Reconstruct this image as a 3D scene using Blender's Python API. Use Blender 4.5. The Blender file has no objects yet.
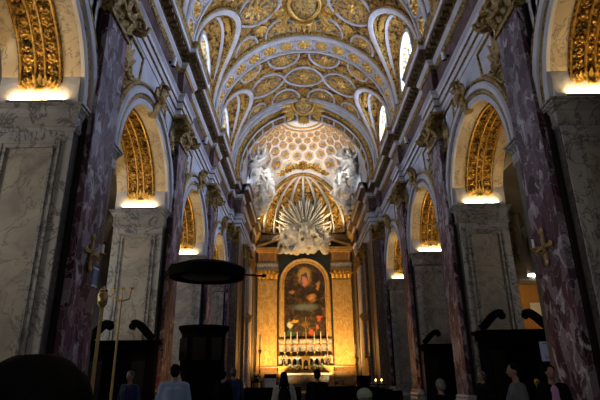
import bpy, bmesh, math, random
from mathutils import Vector, Matrix
R_ = random.Random(7)
PI = math.pi
sin, cos, rad = math.sin, math.cos, math.radians
SC = bpy.context.scene
COL = SC.collection

# ------------------------------------------------------------------ materials
def new_mat(name):
    m = bpy.data.materials.new(name); m.use_nodes = True
    nt = m.node_tree
    b = nt.nodes['Principled BSDF']
    return m, nt, b

def N(nt, t, **kw):
    n = nt.nodes.new(t)
    for k, v in kw.items():
        if k in n.inputs: n.inputs[k].default_value = v
        else: setattr(n, k, v)
    return n

def ramp(nt, src, stops):
    r = nt.nodes.new('ShaderNodeValToRGB')
    while len(r.color_ramp.elements) < len(stops): r.color_ramp.elements.new(0.5)
    for e, (p, c) in zip(r.color_ramp.elements, stops):
        e.position = p; e.color = (*c, 1)
    nt.links.new(src, r.inputs[0])
    return r

def bump(nt, b, h, strength, dist):
    bp = nt.nodes.new('ShaderNodeBump')
    bp.inputs['Strength'].default_value = strength
    bp.inputs['Distance'].default_value = dist
    nt.links.new(h, bp.inputs['Height'])
    nt.links.new(bp.outputs[0], b.inputs['Normal'])

def coords(nt, scale=(1, 1, 1)):
    tc = nt.nodes.new('ShaderNodeTexCoord')
    mp = nt.nodes.new('ShaderNodeMapping')
    mp.inputs['Scale'].default_value = scale
    nt.links.new(tc.outputs['Object'], mp.inputs[0])
    return mp.outputs[0]

def m_plain(name, col, rough=.6, metal=0, noise=0.12, scale=3, bstr=0, bscale=20):
    m, nt, b = new_mat(name)
    if max(col) < .03: b.inputs['Specular IOR Level'].default_value = .03
    v = coords(nt)
    n = N(nt, 'ShaderNodeTexNoise', Scale=scale, Detail=5)
    nt.links.new(v, n.inputs['Vector'])
    lo = tuple(max(0, c * (1 - noise)) for c in col); hi = tuple(min(1, c * (1 + noise)) for c in col)
    r = ramp(nt, n.outputs['Fac'], [(.3, lo), (.7, hi)])
    nt.links.new(r.outputs[0], b.inputs['Base Color'])
    b.inputs['Roughness'].default_value = rough; b.inputs['Metallic'].default_value = metal
    if bstr:
        n2 = N(nt, 'ShaderNodeTexNoise', Scale=bscale, Detail=4)
        nt.links.new(v, n2.inputs['Vector'])
        bump(nt, b, n2.outputs['Fac'], bstr, .05)
    return m

def m_marble(name, ground, patch, vein, scale=.8, vscale=1.5, vw=.03, rough=.3, stretch=(1, 1, 1)):
    """clouded ground with patches, crossed by thin dark or pale veins"""
    m, nt, b = new_mat(name)
    v = coords(nt, stretch)
    n1 = N(nt, 'ShaderNodeTexNoise', Scale=scale, Detail=6, Roughness=.65, Distortion=1.4)
    nt.links.new(v, n1.inputs['Vector'])
    r1 = ramp(nt, n1.outputs['Fac'], [(.36, ground), (.52, tuple((a + c) / 2 for a, c in zip(ground, patch))), (.64, patch)])
    n2 = N(nt, 'ShaderNodeTexNoise', Scale=vscale, Detail=7, Roughness=.6, Distortion=2.2)
    nt.links.new(v, n2.inputs['Vector'])
    r2 = ramp(nt, n2.outputs['Fac'], [(.5 - vw * 2, (0, 0, 0)), (.5, (1, 1, 1)), (.5 + vw * 2, (0, 0, 0))])
    mx = nt.nodes.new('ShaderNodeMix'); mx.data_type = 'RGBA'
    nt.links.new(r2.outputs[0], mx.inputs[0]); nt.links.new(r1.outputs[0], mx.inputs[6])
    mx.inputs[7].default_value = (*vein, 1)
    nt.links.new(mx.outputs[2], b.inputs['Base Color'])
    b.inputs['Roughness'].default_value = rough
    return m

def m_breccia(name, cols, vein, scale=1.6, rough=.42):
    """angular fragments in a paler cement"""
    m, nt, b = new_mat(name)
    v = coords(nt, (1, 1, .55))
    w = N(nt, 'ShaderNodeTexNoise', Scale=1.3, Detail=5)
    nt.links.new(v, w.inputs['Vector'])
    mv = nt.nodes.new('ShaderNodeVectorMath'); mv.operation = 'MULTIPLY_ADD'
    nt.links.new(w.outputs['Color'], mv.inputs[0]); mv.inputs[1].default_value = (.9, .9, .9)
    nt.links.new(v, mv.inputs[2])
    vo = N(nt, 'ShaderNodeTexVoronoi', Scale=scale)
    nt.links.new(mv.outputs[0], vo.inputs['Vector'])
    sx = nt.nodes.new('ShaderNodeSeparateColor'); nt.links.new(vo.outputs['Color'], sx.inputs[0])
    k = len(cols)
    r1 = ramp(nt, sx.outputs[0], [(i / (k - 1), c) for i, c in enumerate(cols)])
    ve = N(nt, 'ShaderNodeTexVoronoi', Scale=scale); ve.feature = 'DISTANCE_TO_EDGE'
    nt.links.new(mv.outputs[0], ve.inputs['Vector'])
    r2 = ramp(nt, ve.outputs['Distance'], [(.0, (.5, .5, .5)), (.025, (.0, .0, .0))])
    n3 = N(nt, 'ShaderNodeTexNoise', Scale=2.4, Detail=6, Roughness=.7, Distortion=1)
    nt.links.new(v, n3.inputs['Vector'])
    r3 = ramp(nt, n3.outputs['Fac'], [(.55, (0, 0, 0)), (.62, (.9, .9, .9))])
    ad = nt.nodes.new('ShaderNodeMix'); ad.data_type = 'RGBA'; ad.blend_type = 'LIGHTEN'; ad.inputs[0].default_value = 1
    nt.links.new(r2.outputs[0], ad.inputs[6]); nt.links.new(r3.outputs[0], ad.inputs[7])
    mx = nt.nodes.new('ShaderNodeMix'); mx.data_type = 'RGBA'
    nt.links.new(ad.outputs[2], mx.inputs[0]); nt.links.new(r1.outputs[0], mx.inputs[6])
    mx.inputs[7].default_value = (*vein, 1)
    nt.links.new(mx.outputs[2], b.inputs['Base Color'])
    b.inputs['Roughness'].default_value = rough
    b.inputs['Specular IOR Level'].default_value = .18
    return m

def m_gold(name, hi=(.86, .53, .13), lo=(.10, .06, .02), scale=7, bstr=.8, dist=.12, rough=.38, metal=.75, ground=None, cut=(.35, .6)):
    """gilded stucco relief: bright leaf on the swellings, hollows coloured dark as if in shade"""
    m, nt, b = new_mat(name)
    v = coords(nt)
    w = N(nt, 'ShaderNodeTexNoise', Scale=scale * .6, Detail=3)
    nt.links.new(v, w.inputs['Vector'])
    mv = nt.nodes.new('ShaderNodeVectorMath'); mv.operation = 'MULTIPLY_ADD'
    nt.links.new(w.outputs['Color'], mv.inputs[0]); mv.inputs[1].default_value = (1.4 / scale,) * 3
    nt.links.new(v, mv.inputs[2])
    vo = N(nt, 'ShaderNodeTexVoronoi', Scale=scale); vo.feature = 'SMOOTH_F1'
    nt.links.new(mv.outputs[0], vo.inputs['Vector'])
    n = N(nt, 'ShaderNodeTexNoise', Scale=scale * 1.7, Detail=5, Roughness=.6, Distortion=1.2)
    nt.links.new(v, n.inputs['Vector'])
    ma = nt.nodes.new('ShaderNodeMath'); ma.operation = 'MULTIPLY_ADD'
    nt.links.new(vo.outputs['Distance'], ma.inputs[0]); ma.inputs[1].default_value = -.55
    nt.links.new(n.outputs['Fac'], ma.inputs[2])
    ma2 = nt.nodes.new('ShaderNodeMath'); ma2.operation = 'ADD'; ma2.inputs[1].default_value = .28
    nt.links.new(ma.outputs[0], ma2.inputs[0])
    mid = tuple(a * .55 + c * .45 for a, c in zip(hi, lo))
    st = [(cut[0], ground or lo), ((cut[0] + cut[1]) / 2, mid), (cut[1], hi)]  # dark low end puts the shade of the hollows into the colour
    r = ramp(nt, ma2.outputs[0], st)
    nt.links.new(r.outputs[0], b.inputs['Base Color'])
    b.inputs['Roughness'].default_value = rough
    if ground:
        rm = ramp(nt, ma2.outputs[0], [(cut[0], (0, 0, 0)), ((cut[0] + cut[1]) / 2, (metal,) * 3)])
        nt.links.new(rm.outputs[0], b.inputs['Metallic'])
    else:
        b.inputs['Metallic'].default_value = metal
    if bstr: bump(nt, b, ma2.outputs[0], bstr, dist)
    return m

def m_emit(name, col, strength):
    m, nt, b = new_mat(name)
    b.inputs['Base Color'].default_value = (*col, 1)
    b.inputs['Emission Color'].default_value = (*col, 1)
    b.inputs['Emission Strength'].default_value = strength
    return m

M = {}
M['stucco'] = m_plain('white stucco', (.66, .645, .66), .7, noise=.16, scale=1.5, bstr=.12, bscale=9)
M['strap'] = m_plain('grey white strapwork stucco', (.47, .45, .45), .65, noise=.18, scale=2)
M['statue'] = m_plain('modelled white stucco', (.66, .65, .63), .75, noise=.12, scale=2, bstr=.25, bscale=7)
M['pale'] = m_marble('cream veined marble', (.50, .40, .27), (.60, .50, .36), (.22, .19, .17), .7, 1.2, .012, .4)
M['panel'] = m_marble('beige panel marble', (.52, .45, .35), (.31, .27, .22), (.22, .18, .15), .8, .8, .01, .35)
M['pier'] = m_marble('beige grey veined marble', (.50, .46, .40), (.36, .34, .33), (.10, .09, .09), .8, 1.0, .016, .35)
M['grey'] = m_marble('blue grey veined marble', (.42, .42, .44), (.30, .30, .33), (.06, .06, .08), 1.2, 1.3, .03, .35)
M['impost'] = m_marble('grey beige veined marble', (.44, .40, .35), (.30, .28, .26), (.10, .09, .08), 1.0, 1.3, .02, .4)
M['purple'] = m_breccia('purple breccia', [(.03, .010, .02), (.08, .03, .05), (.16, .09, .12), (.045, .014, .025), (.30, .24, .28), (.035, .012, .025), (.11, .05, .07), (.36, .31, .35)], (.56, .52, .56), 4.2)
M['frieze'] = m_breccia('violet frieze marble', [(.05, .022, .02), (.10, .055, .05), (.14, .09, .09), (.06, .028, .025)], (.20, .16, .16), 2.4)
M['brown'] = m_marble('brown marble', (.12, .075, .045), (.22, .14, .08), (.05, .03, .02), 1.2, 2, .04, .35)
M['darkmarble'] = m_marble('dark green grey marble', (.07, .065, .06), (.14, .12, .10), (.03, .03, .03), 1, 2, .03, .35)
M['giallo'] = m_marble('yellow veined marble', (.62, .40, .14), (.74, .52, .22), (.45, .25, .08), 1.2, 1.6, .03, .35, (1, 1, .5))
M['giallo2'] = m_marble('orange veined marble', (.50, .29, .10), (.62, .38, .14), (.30, .15, .06), 1.4, 2.2, .05, .35)
M['verde'] = m_plain('dark green marble', (.035, .05, .045), .3)
M['white_m'] = m_marble('white grey marble', (.52, .49, .47), (.66, .63, .60), (.25, .23, .22), 1, 2.6, .03, .35)
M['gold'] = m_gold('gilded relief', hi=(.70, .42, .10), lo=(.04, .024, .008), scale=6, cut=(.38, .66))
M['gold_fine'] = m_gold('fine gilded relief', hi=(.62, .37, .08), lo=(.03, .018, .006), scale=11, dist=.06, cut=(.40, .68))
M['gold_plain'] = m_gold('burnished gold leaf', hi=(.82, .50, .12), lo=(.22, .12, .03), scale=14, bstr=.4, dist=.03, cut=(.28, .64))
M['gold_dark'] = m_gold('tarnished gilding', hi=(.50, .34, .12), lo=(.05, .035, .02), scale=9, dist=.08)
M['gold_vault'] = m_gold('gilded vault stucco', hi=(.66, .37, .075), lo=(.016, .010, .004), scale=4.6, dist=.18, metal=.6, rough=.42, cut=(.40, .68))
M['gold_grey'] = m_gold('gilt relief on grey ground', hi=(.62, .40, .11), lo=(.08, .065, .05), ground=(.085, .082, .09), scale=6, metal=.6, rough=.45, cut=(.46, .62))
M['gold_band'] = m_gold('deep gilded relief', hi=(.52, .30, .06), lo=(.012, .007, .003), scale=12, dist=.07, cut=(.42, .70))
M['gold_paint'] = m_plain('dull gold paint', (.40, .27, .08), .45, .15)
M['soffit'] = m_gold('brown gilt soffit', hi=(.28, .19, .08), lo=(.035, .025, .018), scale=8, dist=.06, metal=.4)
M['wood'] = m_plain('black stained walnut', (.004, .003, .0025), .8, noise=.4, scale=6)
M['bronze'] = m_plain('dark bronze', (.02, .017, .015), .45, .4)
M['iron'] = m_plain('black iron', (.012, .012, .013), .5)
M['floor'] = m_marble('worn marble paving', (.045, .04, .035), (.07, .06, .05), (.025, .02, .02), .9, 2, .03, .3)
M['plaster'] = m_plain('old grey plaster', (.20, .18, .155), .85, noise=.25, scale=.8)
M['ochre'] = m_plain('ochre plaster', (.42, .20, .045), .8, noise=.2, scale=1)
M['paper'] = m_plain('white paper', (.74, .72, .66), .8, noise=.04)
M['bluepaper'] = m_plain('pale blue notice board', (.55, .64, .92), .7, noise=.05)
M['ink'] = m_plain('dark blue ink', (.02, .03, .09), .7)
M['wax'] = m_plain('white wax', (.85, .83, .78), .5)
M['silver'] = m_plain('polished silver', (.72, .70, .66), .25, 1.0)
M['lamp_white'] = m_plain('white lamp enamel', (.80, .80, .82), .4)
M['lamp_grey'] = m_plain('grey lamp housing', (.12, .12, .125), .5)
M['cloth'] = m_plain('white altar cloth', (.78, .75, .70), .9)
M['lead'] = m_plain('dark window lead', (.03, .03, .035), .6)
M['sky_pane'] = m_emit('daylit window glass', (.46, .61, 1.0), 25.0)
M['sky_pane_left'] = m_emit('daylit window glass', (.50, .64, 1.0), 9.0)
M['added_aisle_pane'] = m_emit('added aisle daylight pane', (1, .95, .88), 12.5)  # for the windows added to light the arcade piers
M['added_aisle_pane_dim'] = m_emit('added dim aisle pane', (1, .95, .88), 5.0)
M['added_rear_pane'] = m_emit('added rear daylight pane', (.96, .92, .86), 7.0)  # for the window added behind the viewer
M['choir_pane'] = m_emit('daylit choir window glass', (.75, .84, 1.0), 2.5)
M['flame'] = m_emit('candle flame', (1, .62, .18), 14)
M['tube'] = m_emit('fluorescent tube', (1, .93, .78), 26)
M['skin'] = m_plain('skin', (.24, .13, .095), .55, noise=.08, scale=9)
M['hair_black'] = m_plain('black hair', (.006, .005, .0045), .8, noise=.3, scale=40)
M['hair_brown'] = m_plain('dark brown hair', (.03, .02, .014), .5, noise=.3, scale=40)
M['hair_grey'] = m_plain('grey hair', (.14, .14, .135), .6, noise=.2, scale=40)
M['c_black'] = m_plain('black cloth', (.006, .006, .0065), .9)
M['c_navy'] = m_plain('navy cloth', (.012, .018, .08), .9)
M['c_blue'] = m_plain('pale blue shirt cloth', (.20, .29, .44), .9)
M['c_white'] = m_plain('white shirt cloth', (.36, .35, .34), .9)
M['c_pink'] = m_plain('pink shirt cloth', (.42, .22, .42), .9)
M['c_grey'] = m_plain('grey cloth', (.09, .095, .11), .9)
M['c_green'] = m_plain('pale green cap cloth', (.24, .29, .21), .9)
M['c_denim'] = m_plain('dark denim', (.03, .04, .07), .9)
M['leaves'] = m_plain('green leaves', (.05, .12, .03), .6)
M['petal'] = m_plain('white petals', (.80, .76, .68), .6)
M['red'] = m_plain('red glass', (.5, .03, .02), .2)

PB = 1.7
def m_painting():
    m, nt, b = new_mat('oil painting')
    tc = nt.nodes.new('ShaderNodeTexCoord')
    o = tc.outputs['Object']                      # canvas plane: x across, z up, metres
    n = N(nt, 'ShaderNodeTexNoise', Scale=1.9, Detail=6, Roughness=.65, Distortion=1.2)
    nt.links.new(o, n.inputs['Vector'])
    r = ramp(nt, n.outputs['Fac'], [(.3, (.010, .009, .008)), (.5, (.045, .032, .020)), (.62, (.16, .085, .035)), (.74, (.38, .20, .08))])
    cur = r.outputs[0]
    nz = N(nt, 'ShaderNodeTexNoise', Scale=2.6, Detail=5)
    nt.links.new(o, nz.inputs['Vector'])
    wv = nt.nodes.new('ShaderNodeVectorMath'); wv.operation = 'MULTIPLY_ADD'
    nt.links.new(nz.outputs['Color'], wv.inputs[0]); wv.inputs[1].default_value = (.7, .7, .7)
    nt.links.new(o, wv.inputs[2])
    def blob(cur, cx, cz, rx, rz, col, amt=1, soft=.5):
        mp = nt.nodes.new('ShaderNodeMapping'); mp.vector_type = 'POINT'
        mp.inputs['Location'].default_value = (-(cx + .35) / rx, 0, -(cz + .35) / rz)
        mp.inputs['Scale'].default_value = (1 / rx, 0, 1 / rz)
        nt.links.new(wv.outputs[0], mp.inputs[0])
        ln = nt.nodes.new('ShaderNodeVectorMath'); ln.operation = 'LENGTH'
        nt.links.new(mp.outputs[0], ln.inputs[0])
        rr = ramp(nt, ln.outputs['Value'], [(1 - soft, (amt,) * 3), (1.0, (0, 0, 0))])
        mx = nt.nodes.new('ShaderNodeMix'); mx.data_type = 'RGBA'
        nt.links.new(rr.outputs[0], mx.inputs[0]); nt.links.new(cur, mx.inputs[6]); mx.inputs[7].default_value = (*(min(.9, c_ * PB) for c_ in col), 1)
        return mx.outputs[2]
    cur = blob(cur, 0, -.55, 1.7, .45, (.10, .13, .15), .9, .7)
    cur = blob(cur, 0, 2.2, .75, 1.0, (.48, .30, .06), .9, .5)
    cur = blob(cur, -.02, 2.0, .42, .8, (.03, .04, .09), 1, .4)
    cur = blob(cur, .0, 1.75, .26, .62, (.50, .20, .17), 1, .4)
    cur = blob(cur, .6, .25, .5, .4, (.50, .24, .09), .9, .7)
    cur = blob(cur, -1.2, .8, .3, .25, (.42, .20, .08), .8, .7)
    cur = blob(cur, 1.25, 1.3, .2, .5, (.45, .24, .12), .8, .6)
    cur = blob(cur, -1.35, -2.2, .3, .42, (.42, .40, .33), 1, .5)
    cur = blob(cur, -.95, -1.85, .4, .12, (.42, .25, .03), 1, .4)
    cur = blob(cur, 1.3, -1.6, .26, .3, (.48, .09, .03), 1, .5)
    cur = blob(cur, 1.1, -2.35, .22, .25, (.46, .12, .05), 1, .5)
    cur = blob(cur, .55, -2.8, .22, .36, (.40, .06, .02), 1, .5)
    cur = blob(cur, -1.3, -3.0, .4, .5, (.03, .07, .03), 1, .5)
    nt.links.new(cur, b.inputs['Base Color'])
    b.inputs['Roughness'].default_value = .5
    return m
M['painting'] = m_painting()

# ------------------------------------------------------------------ mesh builder
class MB:
    def __init__(self, s=1):
        self.v = []; self.f = []; self.s = s
    def add(self, vs, fs):
        k = len(self.v)
        self.v += [(self.s * p[0], p[1], p[2]) for p in vs]
        self.f += [tuple(i + k for i in f) for f in fs]
    def box(self, x0, x1, y0, y1, z0, z1):
        self.add([(x, y, z) for z in (z0, z1) for y in (y0, y1) for x in (x0, x1)],
                 [(0, 2, 3, 1), (4, 5, 7, 6), (0, 1, 5, 4), (2, 6, 7, 3), (0, 4, 6, 2), (1, 3, 7, 5)])
    def obox(self, c, ax, ay, az, hx, hy, hz):
        c = Vector(c); ax, ay, az = Vector(ax).normalized() * hx, Vector(ay).normalized() * hy, Vector(az).normalized() * hz
        self.add([c + ax * i + ay * j + az * k for k in (-1, 1) for j in (-1, 1) for i in (-1, 1)],
                 [(0, 2, 3, 1), (4, 5, 7, 6), (0, 1, 5, 4), (2, 6, 7, 3), (0, 4, 6, 2), (1, 3, 7, 5)])
    def grid(self, f, nu, nv, cu=False, cv=False):
        vs = [f(i / nu, j / nv) for i in range(nu + (0 if cu else 1)) for j in range(nv + (0 if cv else 1))]
        w = nv + (0 if cv else 1); h = nu + (0 if cu else 1); fs = []
        for i in range(nu):
            for j in range(nv):
                a = i; b2 = (i + 1) % h; c = j; d = (j + 1) % w
                fs.append((a * w + c, b2 * w + c, b2 * w + d, a * w + d))
        self.add(vs, fs)
    def strip(self, A, B, closed=False):
        n = len(A)
        self.add(list(A) + list(B), [(i, (i + 1) % n, n + (i + 1) % n, n + i) for i in range(n if closed else n - 1)])
    def poly(self, pts):
        self.add(pts, [tuple(range(len(pts)))])
    def sweep(self, pts, nrm, prof, closed=False, cap=True):
        """prof: (b, n) offsets; n along the surface normal, b across the path"""
        pts = [Vector(p) for p in pts]; n = len(pts); rows = []
        for i in range(n):
            if closed: t = pts[(i + 1) % n] - pts[i - 1]
            else: t = pts[min(i + 1, n - 1)] - pts[max(i - 1, 0)]
            t.normalize(); nn = Vector(nrm[i]); nn = (nn - t * nn.dot(t)).normalized()
            bb = t.cross(nn)
            rows.append([pts[i] + bb * q[0] + nn * q[1] for q in prof])
        m = len(prof); vs = [p for r in rows for p in r]; fs = []
        for i in range(n if closed else n - 1):
            j = (i + 1) % n
            for k in range(m):
                k2 = (k + 1) % m
                fs.append((i * m + k, j * m + k, j * m + k2, i * m + k2))
        if not closed and cap:
            fs.append(tuple(range(m))); fs.append(tuple((n - 1) * m + k for k in range(m)))
        self.add(vs, fs)
    def plan(self, prof, path, closed=False):
        """sweep (offset, z) profile along a plan polyline; offset goes to the left of travel; mitred"""
        P = [Vector((p[0], p[1])) for p in path]; n = len(P); rows = []
        for i in range(n):
            d0 = (P[i] - P[i - 1]) if (closed or i > 0) else None
            d1 = (P[(i + 1) % n] - P[i]) if (closed or i < n - 1) else None
            if d0 is None: d0 = d1
            if d1 is None: d1 = d0
            n0 = Vector((-d0.y, d0.x)).normalized(); n1 = Vector((-d1.y, d1.x)).normalized()
            mm = (n0 + n1); mm = mm / max(.2, mm.dot(n0)) if mm.length > 1e-6 else n0
            rows.append([(P[i].x + mm.x * o, P[i].y + mm.y * o, z) for o, z in prof])
        m = len(prof); vs = [p for r in rows for p in r]; fs = []
        for i in range(n if closed else n - 1):
            j = (i + 1) % n
            for k in range(m):
                k2 = (k + 1) % m
                fs.append((i * m + k, j * m + k, j * m + k2, i * m + k2))
        if not closed:
            fs.append(tuple(range(m))); fs.append(tuple((n - 1) * m + k for k in range(m)))
        self.add(vs, fs)
    def lathe(self, prof, c, n=20, ax=(0, 0, 1), a0=0, a1=2 * PI):
        az = Vector(ax).normalized(); u = az.orthogonal().normalized(); w = az.cross(u); c = Vector(c)
        full = abs(a1 - a0 - 2 * PI) < 1e-6
        m = len(prof); cnt = n if full else n + 1
        vs = []
        for i in range(cnt):
            a = a0 + (a1 - a0) * i / n
            dr = u * cos(a) + w * sin(a)
            vs += [c + dr * r + az * z for r, z in prof]
        fs = []
        for i in range(n):
            j = (i + 1) % cnt
            for k in range(m - 1):
                fs.append((i * m + k, j * m + k, j * m + k + 1, i * m + k + 1))
        if prof[0][0] > 1e-5 and full: fs.append(tuple(i * m for i in range(n)))
        if prof[-1][0] > 1e-5 and full: fs.append(tuple(i * m + m - 1 for i in range(n)))
        self.add(vs, fs)
    def tube(self, pts, r, n=8, closed=False):
        pts = [Vector(p) for p in pts]; k = len(pts)
        rr = r if isinstance(r, (list, tuple)) else [r] * k
        ref = None; rows = []
        for i in range(k):
            t = (pts[(i + 1) % k] - pts[i - 1]) if closed else (pts[min(i + 1, k - 1)] - pts[max(0, i - 1)])
            t.normalize()
            ref = t.orthogonal() if ref is None else ref - t * ref.dot(t)
            if ref.length < 1e-6: ref = t.orthogonal()
            ref.normalize(); w = t.cross(ref)
            rows.append([pts[i] + (ref * cos(2 * PI * j / n) + w * sin(2 * PI * j / n)) * rr[i] for j in range(n)])
        vs = [p for r_ in rows for p in r_]; fs = []
        for i in range(k if closed else k - 1):
            i2 = (i + 1) % k
            for j in range(n):
                j2 = (j + 1) % n
                fs.append((i * n + j, i2 * n + j, i2 * n + j2, i * n + j2))
        if not closed: fs += [tuple(range(n)), tuple((k - 1) * n + j for j in range(n))]
        self.add(vs, fs)
    def ell(self, c, r, n=12, m=8, rot=None):
        c = Vector(c)
        vs = []
        for i in range(m + 1):
            th = PI * i / m
            for j in range(n):
                ph = 2 * PI * j / n
                p = Vector((r[0] * sin(th) * cos(ph), r[1] * sin(th) * sin(ph), r[2] * cos(th)))
                if rot is not None: p = rot @ p
                vs.append(c + p)
        fs = [(i * n + j, (i + 1) * n + j, (i + 1) * n + (j + 1) % n, i * n + (j + 1) % n) for i in range(m) for j in range(n)]
        self.add(vs, fs)
    def cap(self, a, b, ra, rb, n=10):
        """tapered capsule"""
        a, b = Vector(a), Vector(b); d = (b - a); L = d.length; d.normalize()
        pts = []; rs = []
        for i in range(4):
            t = i / 4 * PI / 2
            pts.append(a - d * ra * cos(t)); rs.append(max(.001, ra * sin(t)))
        for i in range(5):
            t = i / 4; pts.append(a.lerp(b, t)); rs.append(ra + (rb - ra) * t)
        for i in range(1, 5):
            t = i / 4 * PI / 2
            pts.append(b + d * rb * sin(t)); rs.append(max(.001, rb * cos(t)))
        self.tube(pts, rs, n)
    def rosette(self, c, nrm, r, petals=8, h=None, elong=1, up=(0, 1, 0)):
        c = Vector(c); nz = Vector(nrm).normalized(); u = Vector(up); u = (u - nz * u.dot(nz))
        u = u.normalized() if u.length > 1e-4 else nz.orthogonal().normalized()
        w = nz.cross(u); h = h or r * .35
        n = petals * 4; vs = []; prof = [(.0, .9), (.16, 1.0), (.28, .55), (.45, .35), (.75, .75), (1.0, .2)]
        for q, z in prof:
            for j in range(n):
                a = 2 * PI * j / n
                lob = .80 + .20 * abs(cos(petals * a / 2)) if q > .3 else 1
                zz = z * (.35 + .65 * abs(cos(petals * a / 2))) if q > .3 else z
                vs.append(c + (u * cos(a) * elong + w * sin(a)) * (r * q * lob) + nz * (h * zz))
        base = [c + (u * cos(2 * PI * j / n) * elong + w * sin(2 * PI * j / n)) * r * .9 * (.8 + .2 * abs(cos(petals * PI * j / n))) - nz * .02 for j in range(n)]
        vs += base; m = len(prof) + 1
        fs = [(i * n + j, (i + 1) * n + j, (i + 1) * n + (j + 1) % n, i * n + (j + 1) % n) for i in range(m - 1) for j in range(n)]
        self.add(vs, fs)
    def leaf(self, c, d, nrm, L, w, curl=.3, n=6):
        """acanthus-like leaf from c along d, curling off the surface along nrm"""
        c = Vector(c); d = Vector(d).normalized(); nz = Vector(nrm).normalized(); b = d.cross(nz).normalized()
        vs = []
        for i in range(n + 1):
            t = i / n
            ww = w * (sin(PI * (t * .85 + .12)) ** .7) * (1 + .25 * cos(t * 18))
            p = c + d * L * t + nz * (L * curl * t * t + .02)
            vs += [p - b * ww, p + nz * ww * .45, p + b * ww, p - nz * .03 * (1 - t)]
        fs = []
        for i in range(n):
            for k in range(4):
                fs.append((i * 4 + k, i * 4 + 4 + k, i * 4 + 4 + (k + 1) % 4, i * 4 + (k + 1) % 4))
        fs += [(0, 1, 2, 3), (n * 4, n * 4 + 1, n * 4 + 2, n * 4 + 3)]
        self.add(vs, fs)
    def scroll(self, c, u, v, nrm, r, th, turns=1.75, sgn=1, w=None):
        """spiral volute in the u,v plane"""
        c, u, v = Vector(c), Vector(u).normalized(), Vector(v).normalized()
        pts = []; rs = []
        k = int(18 * turns)
        for i in range(k + 1):
            t = i / k; a = sgn * t * turns * 2 * PI
            q = r * (1 - .84 * t)
            pts.append(c + u * cos(a) * q + v * sin(a) * q); rs.append(th * (1 - .55 * t))
        self.tube(pts, rs, 6)
        self.ell(c, (th * 1.1,) * 3, 8, 5)
    def build(self, name, mat, parent=None, smooth=None, recalc=True):
        me = bpy.data.meshes.new(name)
        me.from_pydata([tuple(p) for p in self.v], [], self.f)
        bm = bmesh.new(); bm.from_mesh(me)
        bmesh.ops.remove_doubles(bm, verts=bm.verts, dist=1e-5)
        if recalc: bmesh.ops.recalc_face_normals(bm, faces=bm.faces)
        bm.to_mesh(me); bm.free()
        me.materials.append(M[mat] if isinstance(mat, str) else mat)
        o = bpy.data.objects.new(name, me); COL.objects.link(o)
        if parent is not None:
            o.parent = parent
            o.matrix_parent_inverse = Matrix.Translation(-Vector(parent.location)) if parent.type == 'EMPTY' and not parent.get('_rot') else Matrix()
        if smooth:
            me.shade_smooth()
            me.set_sharp_from_angle(angle=rad(smooth))
        return o

def tag(o, label, cat, group=None):
    o['label'] = label; o['category'] = cat
    if group: o['group'] = group
    return o

def thing(name, label, cat, loc=(0, 0, 0), group=None):
    o = bpy.data.objects.new(name, None); COL.objects.link(o)
    o.location = loc; o.empty_display_size = .3
    return tag(o, label, cat, group)

def struct(o): o['kind'] = 'structure'; return o
def sroot(name, loc=(0, 0, 0)):
    o = bpy.data.objects.new(name, None); COL.objects.link(o); o.location = loc
    return struct(o)

SIDE = {-1: 'left', 1: 'right'}
ORD = ['first', 'second', 'third', 'fourth']
# ------------------------------------------------------------------ nave dimensions (metres; nave axis = Y)
DW, DB = 5.35, 7.15            # nave face and aisle face of the arcade wall
PW, PITCH = 2.35, 7.4          # pier width, bay pitch
PA = {k: 9.65 + PITCH * k for k in range(-1, 4)}   # near face of each pier
ZI, ZC = 7.36, 14.4             # arch springing, cornice top
AR = 2.525                     # arch radius
YEND = 33.0

# floor ------------------------------------------------------------
f = MB(); f.box(-16, 16, -9, 50, -.2, 0)
struct(f.build('floor', 'floor'))

def arch_pts(c, r, z0, a0=0, a1=PI, n=36):
    return [(c - r * cos(a0 + (a1 - a0) * i / n), z0 + r * sin(a0 + (a1 - a0) * i / n)) for i in range(n + 1)]

# arcade walls -----------------------------------------------------
BAYS = []
for k in range(-1, 3):
    y0, y1 = PA[k] + PW, PA[k + 1]
    BAYS.append(((y0 + y1) / 2, y0, y1))
for s in (-1, 1):
    w = MB(s)
    for c, y0, y1 in BAYS:
        P = arch_pts(c, AR + .1, ZI)
        for d in (DW, DB):
            w.strip([(d, y, z) for y, z in P], [(d, y, ZC) for y, z in P])
        w.strip([(DW, y, ZC) for y, z in P], [(DB, y, ZC) for y, z in P])
    ya = [-8.0] + [b[2] - .1 for b in BAYS]; yb = [BAYS[0][1] + .1] + [b[1] + .1 for b in BAYS[1:]] + [33.9]
    for a, b in zip(ya, yb):
        w.box(DW, DB, a, b, 0 if a < 0 else ZI, ZC)
    w.box(DW, DB, BAYS[-1][2] - .1 + 0.1, 33.9, ZI, ZC)
    struct(w.build('wall_' + SIDE[s], 'stucco'))

# piers --------------------------------------------------------------
def frame_ring(mb, plane_y, x0, x1, z0, z1, w, p, sy):
    """moulded rectangular frame on a face y = plane_y that looks along sy"""
    ring = [(x0, z0), (x1, z0), (x1, z1), (x0, z1)]
    for q0, q1, h in ((0, w * .35, p), (w * .35, w * .7, p * .6), (w * .7, w, p * 1.2)):
        o = [(x0 + q0, z0 + q0), (x1 - q0, z0 + q0), (x1 - q0, z1 - q0), (x0 + q0, z1 - q0)]
        i = [(x0 + q1, z0 + q1), (x1 - q1, z0 + q1), (x1 - q1, z1 - q1), (x0 + q1, z1 - q1)]
        y = plane_y + sy * h
        mb.strip([(a, y, b) for a, b in o], [(a, y, b) for a, b in i], True)
        mb.strip([(a, plane_y, b) for a, b in o], [(a, y, b) for a, b in o], True)
        mb.strip([(a, plane_y, b) for a, b in i], [(a, y, b) for a, b in i], True)

def seq(s, k):
    return f"{ORD[k]} in the {SIDE[s]} arcade"

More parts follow.
